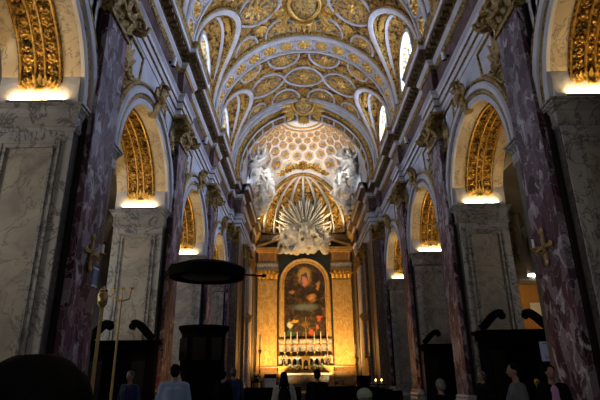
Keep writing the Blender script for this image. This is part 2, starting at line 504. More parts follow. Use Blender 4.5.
for s in (-1, 1):
    for k in range(0, 4):
        a, b = PA[k], PA[k] + PW if k < 3 else 33.0
        t = thing('arcade_pier', f"square veined marble arcade pier with panelled face, {seq(s, k)}", 'pier', (s * 6.25, (a + b) / 2, 0), 'arcade piers')
        m = MB(s); m.box(DW + .02, DB, a, b, .55, 6.72); m.build('body', 'pier', t)
        m = MB(s); m.box(DW, DW + .02, a + .04, b - .04, .55, 6.72); m.build('nave_face', 'darkmarble', t)
        m = MB(s); cw = [(DW, a), (DB, a), (DB, b), (DW, b)]; ccw = cw[::-1]
        m.plan([(-.3, 0), (.12, 0), (.12, .38), (.07, .46), (.0, .55), (-.3, .55)], ccw, True); m.build('plinth', 'grey', t)
        # impost with its mouldings
        m = MB(s)
        m.plan([(-.3, 6.72), (.0, 6.72), (.02, 6.74), (.05, 6.80), (.03, 6.84), (.03, 7.08), (.05, 7.10), (.07, 7.17), (.11, 7.24), (.13, 7.25), (.13, 7.30), (.17, 7.32), (.17, ZI), (-.3, ZI)], ccw, True)
        m.build('impost', 'impost', t)
        for yy, sy in ((a, -1), (b, 1)):
            if k == 3 and sy == 1: continue
            m = MB(s); frame_ring(m, yy, 5.60, 6.92, 1.0, 6.48, .17, .05, sy); pf = m.build('panel_frame', 'impost', t)
            m = MB(s); m.box(5.77, 6.75, min(yy, yy + sy * .02), max(yy, yy + sy * .02), 1.17, 6.31); m.build('marble_panel', 'panel', pf)

# arches ---------------------------------------------------------------
def arch_thing(s, j):
    c, y0, y1 = BAYS[j]
    t = thing('arcade_arch', f"round arch with gilded rosette soffit and white archivolt, {seq(s, j)}", 'arch', (s * 6.25, c, ZI), 'arcade arches')
    P = arch_pts(c, AR, ZI)
    m = MB(s)
    O = arch_pts(c, AR + .1, ZI)
    A = [(DW, y, z) for y, z in P]; B = [(DB, y, z) for y, z in P]
    A2 = [(DW, y, z) for y, z in O]; B2 = [(DB, y, z) for y, z in O]
    m.strip(A, B); m.strip(A, A2); m.strip(B, B2); m.strip(A2, B2)
    for e in (0, -1): m.poly([A[e], B[e], B2[e], A2[e]])
    m.build('soffit', 'pale', t, 40)
    nin = lambda th: (0, cos(th), -sin(th))
    n = 48; a0 = .13
    th = [a0 + (PI - 2 * a0) * i / n for i in range(n + 1)]
    pts = [(6.25, c - AR * cos(q), ZI + AR * sin(q)) for q in th]
    nr = [nin(q) for q in th]
    m = MB(s)
    m.sweep(pts, nr, [(-.5, -.02), (-.5, .04), (-.45, .05), (-.43, .025), (.43, .025), (.45, .05), (.5, .04), (.5, -.02)])
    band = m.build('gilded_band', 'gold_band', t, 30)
    m = MB(s)
    for dx in (-.11, .11, -.45, .45):
        m.sweep([(p[0] + dx, p[1], p[2]) for p in pts], nr, [(-.025, 0), (-.02, .06), (.02, .06), (.025, 0)])
    m.build('fillet', 'gold_plain', band, 40)
    m = MB(s)
    nn = 26
    for i in range(nn):
        q = a0 + .1 + (PI - 2 * a0 - .2) * i / (nn - 1)
        for dx in (-.27, .27):
            m.rosette((6.25 + dx, c - (AR - .02) * cos(q), ZI + (AR - .02) * sin(q)), nin(q), .135, 5, .07)
        if i < nn - 1:
            q += .5 * (PI - 2 * a0 - .2) / (nn - 1)
            m.ell((6.25, c - (AR - .03) * cos(q), ZI + (AR - .03) * sin(q)), (.05, .05, .05), 7, 5)
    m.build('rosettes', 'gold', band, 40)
    for e in (0, 1):   # gilded palmette with a dark shelf at each springing
        yb = y0 if e == 0 else y1; sy = 1 if e == 0 else -1
        m = MB(s)
        for q in range(-4, 5):
            an = q * .3
            m.leaf((6.25 + .05 * q, yb + sy * .05, ZI + .36), (sin(an) * .9, 0, cos(an)), (0, sy, 0), .36 - .02 * abs(q), .07, .35)
        m.ell((6.25, yb + sy * .07, ZI + .38), (.12, .09, .1), 10, 6)
        m.build('palmette', 'gold_plain', t, 50)
        m = MB(s)
        m.box(5.72, 6.78, min(yb, yb + sy * .09), max(yb, yb + sy * .09), ZI + .27, ZI + .33)
        m.box(5.76, 6.74, min(yb, yb + sy * .05), max(yb, yb + sy * .05), ZI + .22, ZI + .27)
        m.build('shelf', 'bronze', t)
    # archivolt on the nave face
    pts = [(DW, y, z) for y, z in arch_pts(c, AR, ZI, 0, PI, 48)]; nr = [(-1, 0, 0)] * 49
    m = MB(s)
    m.sweep(pts, nr, [(0, 0), (0, .09), (.03, .10), (.17, .10), (.19, .05), (.19, 0)])
    m.sweep(pts, nr, [(.32, 0), (.32, .09), (.35, .15), (.50, .17), (.56, .12), (.58, 0)])
    av = m.build('archivolt', 'stucco', t, 40)
    m = MB(s); m.sweep(pts, nr, [(.19, 0), (.19, .07), (.22, .10), (.29, .10), (.32, .07), (.32, 0)]); m.sweep(pts, nr, [(.58, 0), (.58, .12), (.62, .16), (.70, .12), (.72, 0)])
    m.build('bead_moulding', 'gold_dark', av, 40)
    # keystone console with a gilded cherub head and wings
    m = MB(s)
    m.sweep([(DW - .05, c, ZI + AR - .05), (DW - .14, c, ZI + AR + .25), (DW - .26, c, ZI + AR + .6), (DW - .34, c, ZI + AR + .95)], [(-1, 0, .4)] * 4,
            [(-.16, -.2), (-.16, .05), (-.08, .1), (.08, .1), (.16, .05), (.16, -.2)])
    m.scroll((DW - .32, c, ZI + AR + .95), (-1, 0, 0), (0, 0, 1), (0, 1, 0), .2, .06)
    m.ell((DW - .32, c, ZI + AR + .55), (.14, .13, .16), 12, 8)
    for e in (-1, 1):
        for q in range(3):
            m.leaf((DW - .22, c + e * .12, ZI + AR + .5), (0, e, .1 + .35 * q), (-1, 0, 0), .55 - .08 * q, .1, .15)
        m.leaf((DW - .25, c + e * .1, ZI + AR + .85), (0, e * .9, .5), (-1, 0, 0), .4, .12, .4)
    m.build('keystone', 'gold_dark', t, 50)
    return t

def uplight(s, j, e):
    c, y0, y1 = BAYS[j]
    yb = y0 + .12 if e == 0 else y1 - .12
    where = 'far' if e else 'near'
    t = thing('uplight', f"warm strip uplight on the impost at the {where} foot of the {ORD[j]} {SIDE[s]} arch", 'lamp', (s * 6.25, yb, ZI), 'uplights on the imposts')
    m = MB(s); m.box(5.6, 6.9, yb - .045, yb + .045, ZI, ZI + .06); m.build('housing', 'lamp_grey', t)
    m = MB(s); m.box(5.64, 6.86, yb - .035, yb + .035, ZI + .06, ZI + .075); m.build('lens', 'lamp_white', t)
    ld = bpy.data.lights.new('warm strip', 'AREA'); ld.shape = 'RECTANGLE'; ld.size = 1.2; ld.size_y = .06
    ld.energy = UP_W * (1.35 if j == 0 else 1); ld.color = (1, .68, .30)
    o = bpy.data.objects.new('strip_light', ld); COL.objects.link(o); o.parent = t
    o.location = (0, 0, .10); o.rotation_euler = (PI, 0, 0)
UP_W = 40
for s in (-1, 1):
    for j in range(4):
        arch_thing(s, j)
        for e in (0, 1):
            if j == 0 and e == 0: continue
            uplight(s, j, e)

# spandrel reliefs: gilded acanthus beside the pilaster capitals --------
for s in (-1, 1):
    for j in range(1, 4):
        c, y0, y1 = BAYS[j]
        for e in (-1, 1):
            t = thing('spandrel_relief', f"gilded acanthus relief in the {'near' if e < 0 else 'far'} spandrel of the {ORD[j]} {SIDE[s]} arch", 'relief', (s * DW, c + e * 2.3, 10.1), 'spandrel reliefs')
            m = MB(s); yc, zc = c + e * 2.62, 10.42
            out = [(c + e * 1.35, 11.15), (c + e * 3.05, 11.15), (c + e * 3.05, 9.3), (c + e * 2.75, 9.25)]
            arcp = [(c + e * (AR + .75) * cos(q), ZI + (AR + .75) * sin(q)) for q in (.62, .78, .94, 1.1)]
            m.sweep([(DW, y, z) for y, z in out + arcp], [(-1, 0, 0)] * 8, [(-.05, 0), (-.04, .06), (.04, .06), (.05, 0)], True)
            m.build('border', 'gold_dark', t, 30)
            m = MB(s)
            for q in range(5):
                an = PI / 2 + e * (-.9 + q * .45)
                m.leaf((DW, yc, zc - .35), (0, cos(an) * .9, sin(an)), (-1, 0, 0), .85 - .1 * abs(q - 2), .13, .12)
            m.scroll((DW - .06, yc + .22, zc - .45), (0, 1, 0), (0, 0, -1), (-1, 0, 0), .26, .06)
            m.scroll((DW - .06, yc - .22, zc - .45), (0, -1, 0), (0, 0, -1), (-1, 0, 0), .26, .06)
            m.rosette((DW, yc, zc - .85), (-1, 0, 0), .2, 6)
            m.build('acanthus', 'gold_dark', t, 50)

# pilasters ---------------------------------------------------------------
def capital(t, s, D, ya, yb, z0, z1, gold='gold_dark'):
    """composite capital on a pilaster whose face is at D (looking to the nave)"""
    yc, hw = (ya + yb) / 2, (yb - ya) / 2; H = z1 - z0
    m = MB(s)
    m.box(D - .06, DW, ya - .06, yb + .06, z0 - .14, z0)          # astragal
    m.grid(lambda u, v: (D - .02 - .10 * v * v, ya - .1 * v * v + (yb - ya + .2 * v * v) * u, z0 + H * .8 * v), 10, 6)
    for e in (0, 1):
        yy = ya if e == 0 else yb; sy = -1 if e == 0 else 1
        m.grid(lambda u, v: (D - .02 - .10 * v * v + (DW - D + .12) * u, yy + sy * .1 * v * v, z0 + H * .8 * v), 4, 6)
    cap_ = m.build('capital', gold, t, 40)
    m = MB(s)
    m.plan([(-.4, z1 - .16), (.06, z1 - .16), (.12, z1 - .1), (.12, z1), (-.4, z1)],
           [(DW + .1, yb + .12), (D - .16, yb + .12), (D - .16, ya - .12), (DW + .1, ya - .12)][::-1])
    m.build('abacus', 'gold_dark', cap_, 30)
    for e, yy in ((-1, ya), (1, yb)):
        m = MB(s)
        ux = Vector((-.75, e * .65, 0)); c0 = Vector((D - .2, yy + e * .14, z1 - .42))
        for off in (-.07, 0, .07):
            m.scroll(c0 + Vector((e * .65, .75 * 1, 0)).normalized() * off, ux, (0, 0, 1), (1, 0, 0), .29, .07, 1.8, -1)
        m.ell(c0, (.11, .11, .11), 8, 6)
        m.build('volute', gold, cap_, 60)
    m = MB(s)
    for row, (zz, L) in enumerate(((z0 + .02, .42), (z0 + .22, .48))):
        k = 4 if row == 0 else 3
        for q in range(k):
            y = yc + (q - (k - 1) / 2) * (2 * hw / k)
            m.leaf((D - .03, y, zz), (-.12, 0, 1), (-1, 0, 0), L, .15, .45)
    for e in (-1, 1):
        m.leaf((D - .1, yc + e * .06, z1 - .55), (0, e * .9, -.12), (-1, 0, 0), .55, .09, .25)
    m.rosette((D - .18, yc, z1 - .2), (-1, 0, 0), .17, 6)
    m.tube([(D - .2, yc + hw * .8 * q / 6, z1 - .52 - .22 * (1 - (q / 6) ** 2)) for q in range(-6, 7)], .06, 6)
    m.build('acanthus_leaves', gold, cap_, 50)

PIL = {}
for k in range(0, 4):
    PIL[k] = (PA[k] + .36, PA[k] + 1.62) if k < 3 else (31.98, 32.75)
for s in (-1, 1):
    for k in range(0, 4):
        ya, yb = PIL[k]; D = DW - .24
        t = thing('pilaster', f"tall purple breccia pilaster with gilded capital, {seq(s, k)}", 'pilaster', (s * DW, (ya + yb) / 2, 0), 'breccia pilasters')
        m = MB(s); m.box(D, DW, ya, yb, .9, 10.28); m.build('shaft', 'purple', t)
        m = MB(s); m.plan([(-.3, 0), (.12, 0), (.12, .5), (.08, .56), (.12, .66), (.04, .76), (.06, .84), (0, .9), (-.3, .9)],
                          [(DW, ya), (D, ya), (D, yb), (DW, yb)]); m.build('base', 'white_m', t, 30)
        m = MB(s)
        for y0_, y1_ in ((ya - .12, ya), (yb, yb + .17)): m.box(DW - .09, DW, y0_, y1_, .9, 10.28)
        m.build('shade_strip', 'bronze', t)  # dark strips beside the shaft stand in for shade
        capital(t, s, D, ya, yb, 10.42, 11.4)

# entablature --------------------------------------------------------------
def ent_path():
    p = [(-8, 0)]
    for k in range(0, 4):
        ya, yb = PIL[k]
        p += [(ya - .12, 0), (ya - .12, .24), (yb + .12, .24), (yb + .12, 0)]
    return p
EP = [(DW - o, y) for y, o in ent_path()]
# the entablature turns with the pier of the choir arch and runs on along the choir
EP = EP[:-1] + [(DW - .2, 32.95), (4.55, 32.95), (4.55, 34.3), (4.75, 34.3), (4.75, 41.2), (4.55, 41.2), (4.55, 43.0)]
for i, s in enumerate((-1, 1)):
    path = EP
    r = sroot(f'trim_{i + 1}', (s * 5, 14, 11.4))
    # travel +y with nave on the left for the right side: offset positive = towards the nave
    m = MB(s)
    m.plan([(-.6, 11.4), (.03, 11.4), (.03, 11.66), (.08, 11.69), (.08, 11.96), (.13, 12.0), (.13, 12.18), (.22, 12.27), (.22, 12.31), (-.6, 12.31)], path)
    m.build('architrave', 'stucco', r)
    m = MB(s)
    for zz, oo in ((11.655, .03), (11.955, .08)): m.plan([(-.1, zz), (oo + .055, zz), (oo + .07, zz + .025), (oo + .055, zz + .05), (-.1, zz + .05)], path)
    m.build('fascia_bead', 'gold_dark', r)
    m = MB(s); m.plan([(-.2, 12.31), (.16, 12.31), (.19, 12.36), (.16, 12.42), (.05, 12.46), (-.2, 12.46)], path); m.build('gilded_moulding', 'gold_dark', r)
    m = MB(s); m.plan([(-.5, 12.4), (.02, 12.4), (.02, 13.5), (-.5, 13.5)], path); m.build('frieze', 'frieze', r)
    m = MB(s); m.plan([(-.2, 13.42), (.06, 13.42), (.12, 13.5), (.12, 13.56), (-.2, 13.56)], path); m.build('dentil_moulding', 'gold_dark', r)
    m = MB(s); m.plan([(-.5, 13.56), (.12, 13.56), (.20, 13.66), (.20, 13.78), (-.5, 13.78)], path); m.build('bed_moulding', 'stucco', r)
    m = MB(s); m.plan([(-.5, 13.78), (.22, 13.78), (.26, 13.9), (.56, 13.92), (.56, 14.0), (-.5, 14.0)], path); m.build('soffit', 'soffit', r)
    m = MB(s); m.plan([(-.6, 14.0), (.60, 14.0), (.60, 14.16), (.62, 14.19), (-.6, 14.19)], path); m.build('corona', 'stucco', r)
    m = MB(s); m.plan([(-.4, 14.19), (.63, 14.19), (.66, 14.30), (.72, 14.36), (.72, 14.42), (-.4, 14.42)], path); m.build('gilded_crown', 'gold_dark', r)
    m = MB(s)
    y = 8.0
    while y < 32.5:
        o = 0
        for k in PIL:
            if PIL[k][0] - .2 < y < PIL[k][1] + .2: o = .2
        m.box(DW - o - .52, DW - o - .2, y - .09, y + .09, 13.8, 13.93); y += .36
    m.build('modillions', 'soffit', r)
    m = MB(s)                       # gilded vine scroll along the frieze edges
    for zz, wv in ((12.56, .05), (13.36, .05)):
        y = 8.0
        while y < 31.7:
            o = 0
            for k in PIL:
                if PIL[k][0] - .13 < y < PIL[k][1] + .13: o = .2
            m.ell((DW - o - .03, y, zz), (.04, .07, .06), 6, 4); y += .17
    m.build('beading', 'gold_dark', r)

# cylinder floodlights on the frieze
def spot(s, y, z, label):
    t = thing('cylinder_spotlight', label, 'spotlight', (s * (DW - .2), y, z), 'spotlights on the frieze')
    m = MB(s); m.lathe([(.0, -.17), (.085, -.17), (.095, -.14), (.095, .16), (.08, .18), (0, .18)], (DW - .2, y, z), 16, (-.12, -.1, .98)); m.build('lamp_body', 'lamp_white', t, 40)
    m = MB(s); m.lathe([(0, -.195), (.08, -.195), (.09, -.172), (0, -.172)], (DW - .2, y, z), 16, (-.12, -.1, .98)); m.build('lens_ring', 'bronze', t, 40)
    m = MB(s); m.box(DW - .16, DW, y - .03, y + .03, z - .04, z + .04); m.build('bracket', 'iron', t)
for s, y, nm in ((-1, 15.9, 'second'), (-1, 22.6, 'third'), (1, 15.7, 'second'), (1, 22.8, 'third')):
    spot(s, y, 12.95, f"white cylindrical spotlight on the frieze above the {nm} {SIDE[s]} arch")

# aisles behind the arcades --------------------------------------------------
for s in (-1, 1):
    m = MB(s); m.box(11.2, 11.5, -8, 34, 0, 11); struct(m.build(f"wall_aisle_{SIDE[s]}", 'plaster'))
    r = sroot(f"ceiling_aisle_{SIDE[s]}", (s * 9, 14, 10.6))
    m = MB(s)
    m.grid(lambda u, v: (9.17 - 2.03 * cos(PI * u), -8 + 42 * v, 8.6 + 2.0 * sin(PI * u)), 16, 6)
    m.build('vault', 'plaster', r, 40)
    for k in range(0, 4):
        m = MB(s)
        m.sweep([(9.17 - 2.0 * cos(PI * i / 20), PA[k] + PW / 2, 8.6 + 2.0 * sin(PI * i / 20)) for i in range(21)],
                [(cos(PI * i / 20), 0, -sin(PI * i / 20)) for i in range(21)], [(-.5, -.05), (-.5, .12), (-.42, .16), (.42, .16), (.5, .12), (.5, -.05)])
        m.build('transverse_arch', 'white_m', r, 40)
    m = MB(s); m.plan([(-.1, 8.0), (.1, 8.0), (.25, 8.3), (.3, 8.5), (-.1, 8.5)], [(11.2, -8), (11.2, 34)]); m.build('cornice', 'plaster', r)
# end walls of the nave
m = MB(); m.box(-11.5, 11.5, -8.4, -8, 0, 21.5); struct(m.build('wall_back', 'plaster'))
for s in (-1, 1):
    m = MB(s); m.box(5.35, 11.5, 33.9, 34.2, 0, 15); struct(m.build(f'wall_transept_{SIDE[s]}', 'plaster'))
# ------------------------------------------------------------------ barrel vault
ZV, RV, RR = 15.7, 5.32, 5.14        # springing height, vault radius, rib radius
def vp(y, a, R=RV): return Vector((R * sin(a), y, ZV + R * cos(a)))
def vn(a): return Vector((-sin(a), 0, -cos(a)))

RIB_W = 1.75
ribs = {k: (PA[k], PA[k] + RIB_W) for k in (-1, 0, 1, 2)}
FIELDS = []
for k in (-1, 0, 1, 2):
    y0 = PA[k] + RIB_W; y1 = PA[k + 1]
    FIELDS.append((y0, y1, (y0 + y1) / 2, (y1 - y0) / 2 - .08))

EL0, EL1 = rad(3), rad(48)
def elev(y, c, hw):
    q = 1 - ((y - c) / hw) ** 2
    return 0 if q <= 0 else EL0 + (EL1 - EL0) * q ** .55

ceil = sroot('ceiling', (0, 20, 20))
for (y0, y1, c, hw) in FIELDS:
    m = MB()
    ys = [y0] + [c - hw * cos(PI * i / 30) for i in range(31)] + [y1]
    NA = 28
    rows = []
    for y in ys:
        lim = PI / 2 - (elev(y, c, hw) if y0 > 5 else 0)
        rows.append([vp(y, -lim + 2 * lim * j / NA) for j in range(NA + 1)])
    vs = [p for r in rows for p in r]; w = NA + 1
    m.add(vs, [(i * w + j, (i + 1) * w + j, (i + 1) * w + j + 1, i * w + j + 1) for i in range(len(ys) - 1) for j in range(NA)])
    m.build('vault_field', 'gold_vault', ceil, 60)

# strapwork and rosettes per field
STRAP = [(-.075, -.03), (-.065, .06), (-.03, .095), (.03, .095), (.065, .06), (.075, -.03)]
def on_vault(c, pts, closed, mb, prof=STRAP, R=RV):
    """pts: (along the nave, arc length across) from the crown of a field"""
    P = []; Nn = []
    for a, t in pts:
        an = t / R
        P.append(vp(c + a, an, R)); Nn.append(vn(an))
    mb.sweep(P, Nn, prof, closed)

def quatre(ca, ct, ra, rt, n=48, amp=.16, ph=0):
    return [(ca + ra * cos(q) * (1 + amp * cos(4 * q + ph)), ct + rt * sin(q) * (1 + amp * cos(4 * q + ph))) for q in (2 * PI * i / n for i in range(n))]

def leafring(g, c, ca, ct, r, n, L):
    for q in range(n):
        w = 2 * PI * q / n
        t2 = (ct + r * sin(w)) / RV; tx = Vector((cos(t2), 0, -sin(t2)))
        g.leaf(vp(c + ca + r * cos(w), t2), tx * sin(w) + Vector((0, 1, 0)) * cos(w), vn(t2), L, L * .28, .25, 5)
for fi, (y0, y1, c, hw) in enumerate(FIELDS):
    if fi == 0: continue
    m = MB(); g = MB(); d = MB(); gr = MB()
    PT = 2.7                                  # pitch of the medallions across the vault
    for e in (-1, 1):                         # two interlacing wavy bands that make the chain of medallions
        pts = []
        for i in range(97):
            t = -3.95 + 7.9 * i / 96
            q = cos(PI * t / PT)
            pts.append((e * 1.12 * (1 if q > 0 else -1) * abs(q) ** .62, t))
        on_vault(c, pts, False, m)
    for ct in (0, PT, -PT):
        big = 1.0
        on_vault(c, quatre(0, ct, .74, .82, 40, .10), True, d, [(-.035, -.02), (-.02, .06), (.02, .06), (.035, -.02)])
        rim = quatre(0, ct, .95, 1.05, 40, .08)
        gr.add([vp(c + a, t / RV, RV - .015) for a, t in rim] + [vp(c, ct / RV, RV - .03)], [(i, (i + 1) % 40, 40) for i in range(40)])
        g.rosette(vp(c, ct / RV), vn(ct / RV), .34, 8, .2)
        leafring(g, c, 0, ct, .36, 8, .42)
    for e in (-1, 1):
        for ct in (-1.35, 1.35, -3.75, 3.75):     # half-lobed compartments in the gaps beside the ribs
            rt, ra = (1.02, 1.25) if abs(ct) < 2 else (.8, .9)
            ca = e * 2.62
            pts = [(ca - e * ra * sin(q) ** .8, ct + rt * cos(q) * (1 - .18 * sin(q) ** 2 * (1 if abs(ct) < 2 else 0))) for q in (PI * i / 28 for i in range(29))]
            on_vault(c, pts, False, m)
            pin = [(ca - e * ra * .72 * sin(q), ct + rt * .72 * cos(q)) for q in (PI * i / 20 for i in range(21))]
            on_vault(c, pin, False, d, [(-.03, -.02), (-.02, .05), (.02, .05), (.03, -.02)])
            gr.add([vp(c + a, t / RV, RV - .015) for a, t in pts] + [vp(c + ca, ct / RV, RV - .03)], [(i, i + 1, 29) for i in range(28)])
            p0 = (ca - e * .38, ct)
            g.rosette(vp(c + p0[0], ct / RV), vn(ct / RV), .27, 7, .16)
            for q in range(5):
                w = -1.0 + q * .5; t2 = (ct + .3 * sin(w)) / RV; tx = Vector((cos(t2), 0, -sin(t2)))
                g.leaf(vp(c + ca - e * (.38 + .25 * cos(w)), t2), tx * sin(w) - Vector((0, e, 0)) * cos(w), vn(t2), .42, .10, .2, 5)
        for ct in (-2.62, 0, 2.62):                # leaf sprays between them
            t2 = ct / RV
            for q in range(5):
                w = -.9 + q * .45; tx = Vector((cos(t2), 0, -sin(t2)))
                g.leaf(vp(c + e * 1.45, t2), tx * sin(w) + Vector((0, e, 0)) * cos(w), vn(t2), .75 - .1 * abs(q - 2), .11, .15, 5)
    gr.build('medallion_ground', 'gold_grey', ceil, 60)
    m.build('strapwork', 'strap', ceil, 50)
    d.build('medallion_rim', 'gold_plain', ceil, 50)
    g.build('rosettes', 'gold_plain', ceil, 50)

# big gilded coat of arms at the crown of the nearer visible field
def crest(name, label, c, nz, up, sc, gold='gold_plain', s_=1):
    c = Vector(c); nz = Vector(nz).normalized(); up = Vector(up); up = (up - nz * up.dot(nz)).normalized(); sd = up.cross(nz)
    t = thing(name, label, 'crest', c)
    m = MB()
    out = [c + sd * (sc * .62 * cos(q) * (1 + .12 * cos(2 * q))) + up * (sc * .75 * sin(q) * (1 + .1 * sin(q))) + nz * .12 * sc for q in (2 * PI * i / 28 for i in range(28))]
    m.tube(out, .09 * sc, 8, True); m.build('cartouche_rim', gold, t, 50)
    m = MB(); R3 = Matrix((sd, up, nz)).transposed()
    m.ell(c + nz * .05 * sc, (sc * .6, sc * .72, sc * .22), 18, 10, R3); m.build('shield', 'gold_dark', t, 50)
    m = MB()
    for a, b in ((0, .22), (-.2, -.15), (.2, -.15)):
        p = c + sd * a * sc + up * b * sc + nz * .22 * sc
        for q in (-.6, 0, .6):
            m.leaf(p - up * .08 * sc, up * cos(q) + sd * sin(q), nz, .26 * sc, .06 * sc, .15)
        m.ell(p - up * .1 * sc, (.05 * sc,) * 3, 6, 4)
    m.build('lilies', gold, t, 50)
    m = MB()
    pts = [c + up * .82 * sc + sd * (.42 * sc * cos(q)) + nz * (.12 * sc + .28 * sc * sin(q)) for q in (2 * PI * i / 20 for i in range(20))]
    m.tube(pts, .07 * sc, 8, True)
    for q in range(5):
        x = (q - 2) / 2 * .4 * sc
        m.leaf(c + up * .85 * sc + sd * x + nz * .2 * sc, up + sd * (q - 2) * .15, nz, .42 * sc, .09 * sc, .1)
        m.ell(c + up * 1.3 * sc + sd * x * 1.2 + nz * .22 * sc, (.06 * sc,) * 3, 6, 4)
    m.build('crown', gold, t, 50)
    m = MB()
    for e in (-1, 1):
        for q in range(7):
            an = -1.3 + q * .42
            m.leaf(c + sd * e * .6 * sc + up * (-.5 + q * .16) * sc, sd * e * cos(an * .6) + up * sin(an * .8), nz, (.95 - .07 * abs(q - 3)) * sc, .15 * sc, .22)
        m.scroll(c + sd * e * 1.05 * sc + up * .25 * sc + nz * .1 * sc, sd * e, up, nz, .3 * sc, .08 * sc)
        m.scroll(c + sd * e * .85 * sc - up * .6 * sc + nz * .1 * sc, sd * e, -up, nz, .26 * sc, .07 * sc)
    for q in range(5):
        m.leaf(c - up * .75 * sc, -up + sd * (q - 2) * .35, nz, .6 * sc, .12 * sc, .2)
    m.build('mantling', gold, t, 50)
    return t
c2 = FIELDS[2][2]
crest('gilded_crest', 'large gilded crowned coat of arms at the crown of the vault, highest in view', (0, c2 + .25, ZV + RV - .05), (0, -.25, -1), (0, 1, -.25), 1.25)

# transverse ribs with oval medallions
def sweep_arc(mb, y, R, prof, n=72, a0=-PI / 2, a1=PI / 2):
    A = [a0 + (a1 - a0) * i / n for i in range(n + 1)]
    mb.sweep([vp(y, a, R) for a in A], [vn(a) for a in A], prof)
NMS = {0: 'first', 1: 'second', 2: 'third'}
for k in (0, 1, 2):
    y0, y1 = ribs[k]; yc = y0 + .98
    t = thing('vault_rib', f"white transverse rib of the nave vault with gilded oval medallions, above the {NMS[k]} pilasters", 'rib', (0, yc, ZV), 'transverse vault ribs')
    m = MB(); sweep_arc(m, (y0 + y1) / 2, RV, [(-.85, -.1), (-.85, .06), (.85, .06), (.85, -.1)]); m.build('ground', 'gold_grey', t, 60)
    m = MB()
    # b = t x n ; for travel from left to right over the crown b points along the nave towards the viewer or away: use symmetric pieces
    for yy, wd, hh in ((y0 + .20, .17, .26), (y1 - .1, .08, .15)):
        sweep_arc(m, yy, RV, [(-wd, 0), (-wd, hh * .8), (-wd * .7, hh), (wd * .7, hh), (wd, hh * .8), (wd, 0)])
    m.build('border', 'strap', t, 40)
    m = MB(); sweep_arc(m, y0 - .06, RV, [(-.09, 0), (-.09, .10), (-.05, .15), (.05, .15), (.09, .10), (.09, 0)]); m.build('egg_and_dart', 'gold_fine', t, 40)
    nov = 15; da = PI / nov
    for i in range(nov):
        a = -PI / 2 + da * (i + .5)
        ra, rt = .48, .47
        pts = [(yc + ra * cos(q) - yc, RV * a + rt * sin(q)) for q in (2 * PI * j / 28 for j in range(28))]
        m = MB(); on_vault(yc, pts, True, m, [(-.055, .04), (-.045, .14), (.045, .14), (.055, .04)])
        of = m.build('oval_frame', 'strap', t, 50)
        m = MB(); m.rosette(vp(yc, a, RV - .07), vn(a), .42, 7, .18); m.build('oval_rosette', 'gold_plain', of, 50)
    for i in range(nov + 1):
        a = -PI / 2 + da * i
        m = MB(); gz = [(-.035, .04), (-.03, .12), (.03, .12), (.035, .04)]
        for sg in (-1, 1):
            on_vault(yc, [(.52 * j / 6, RV * a + sg * .16 * (j / 6) * abs(j / 6)) for j in range(-6, 7)], False, m, gz)
        m.build('lattice_cross', 'strap', t, 50)

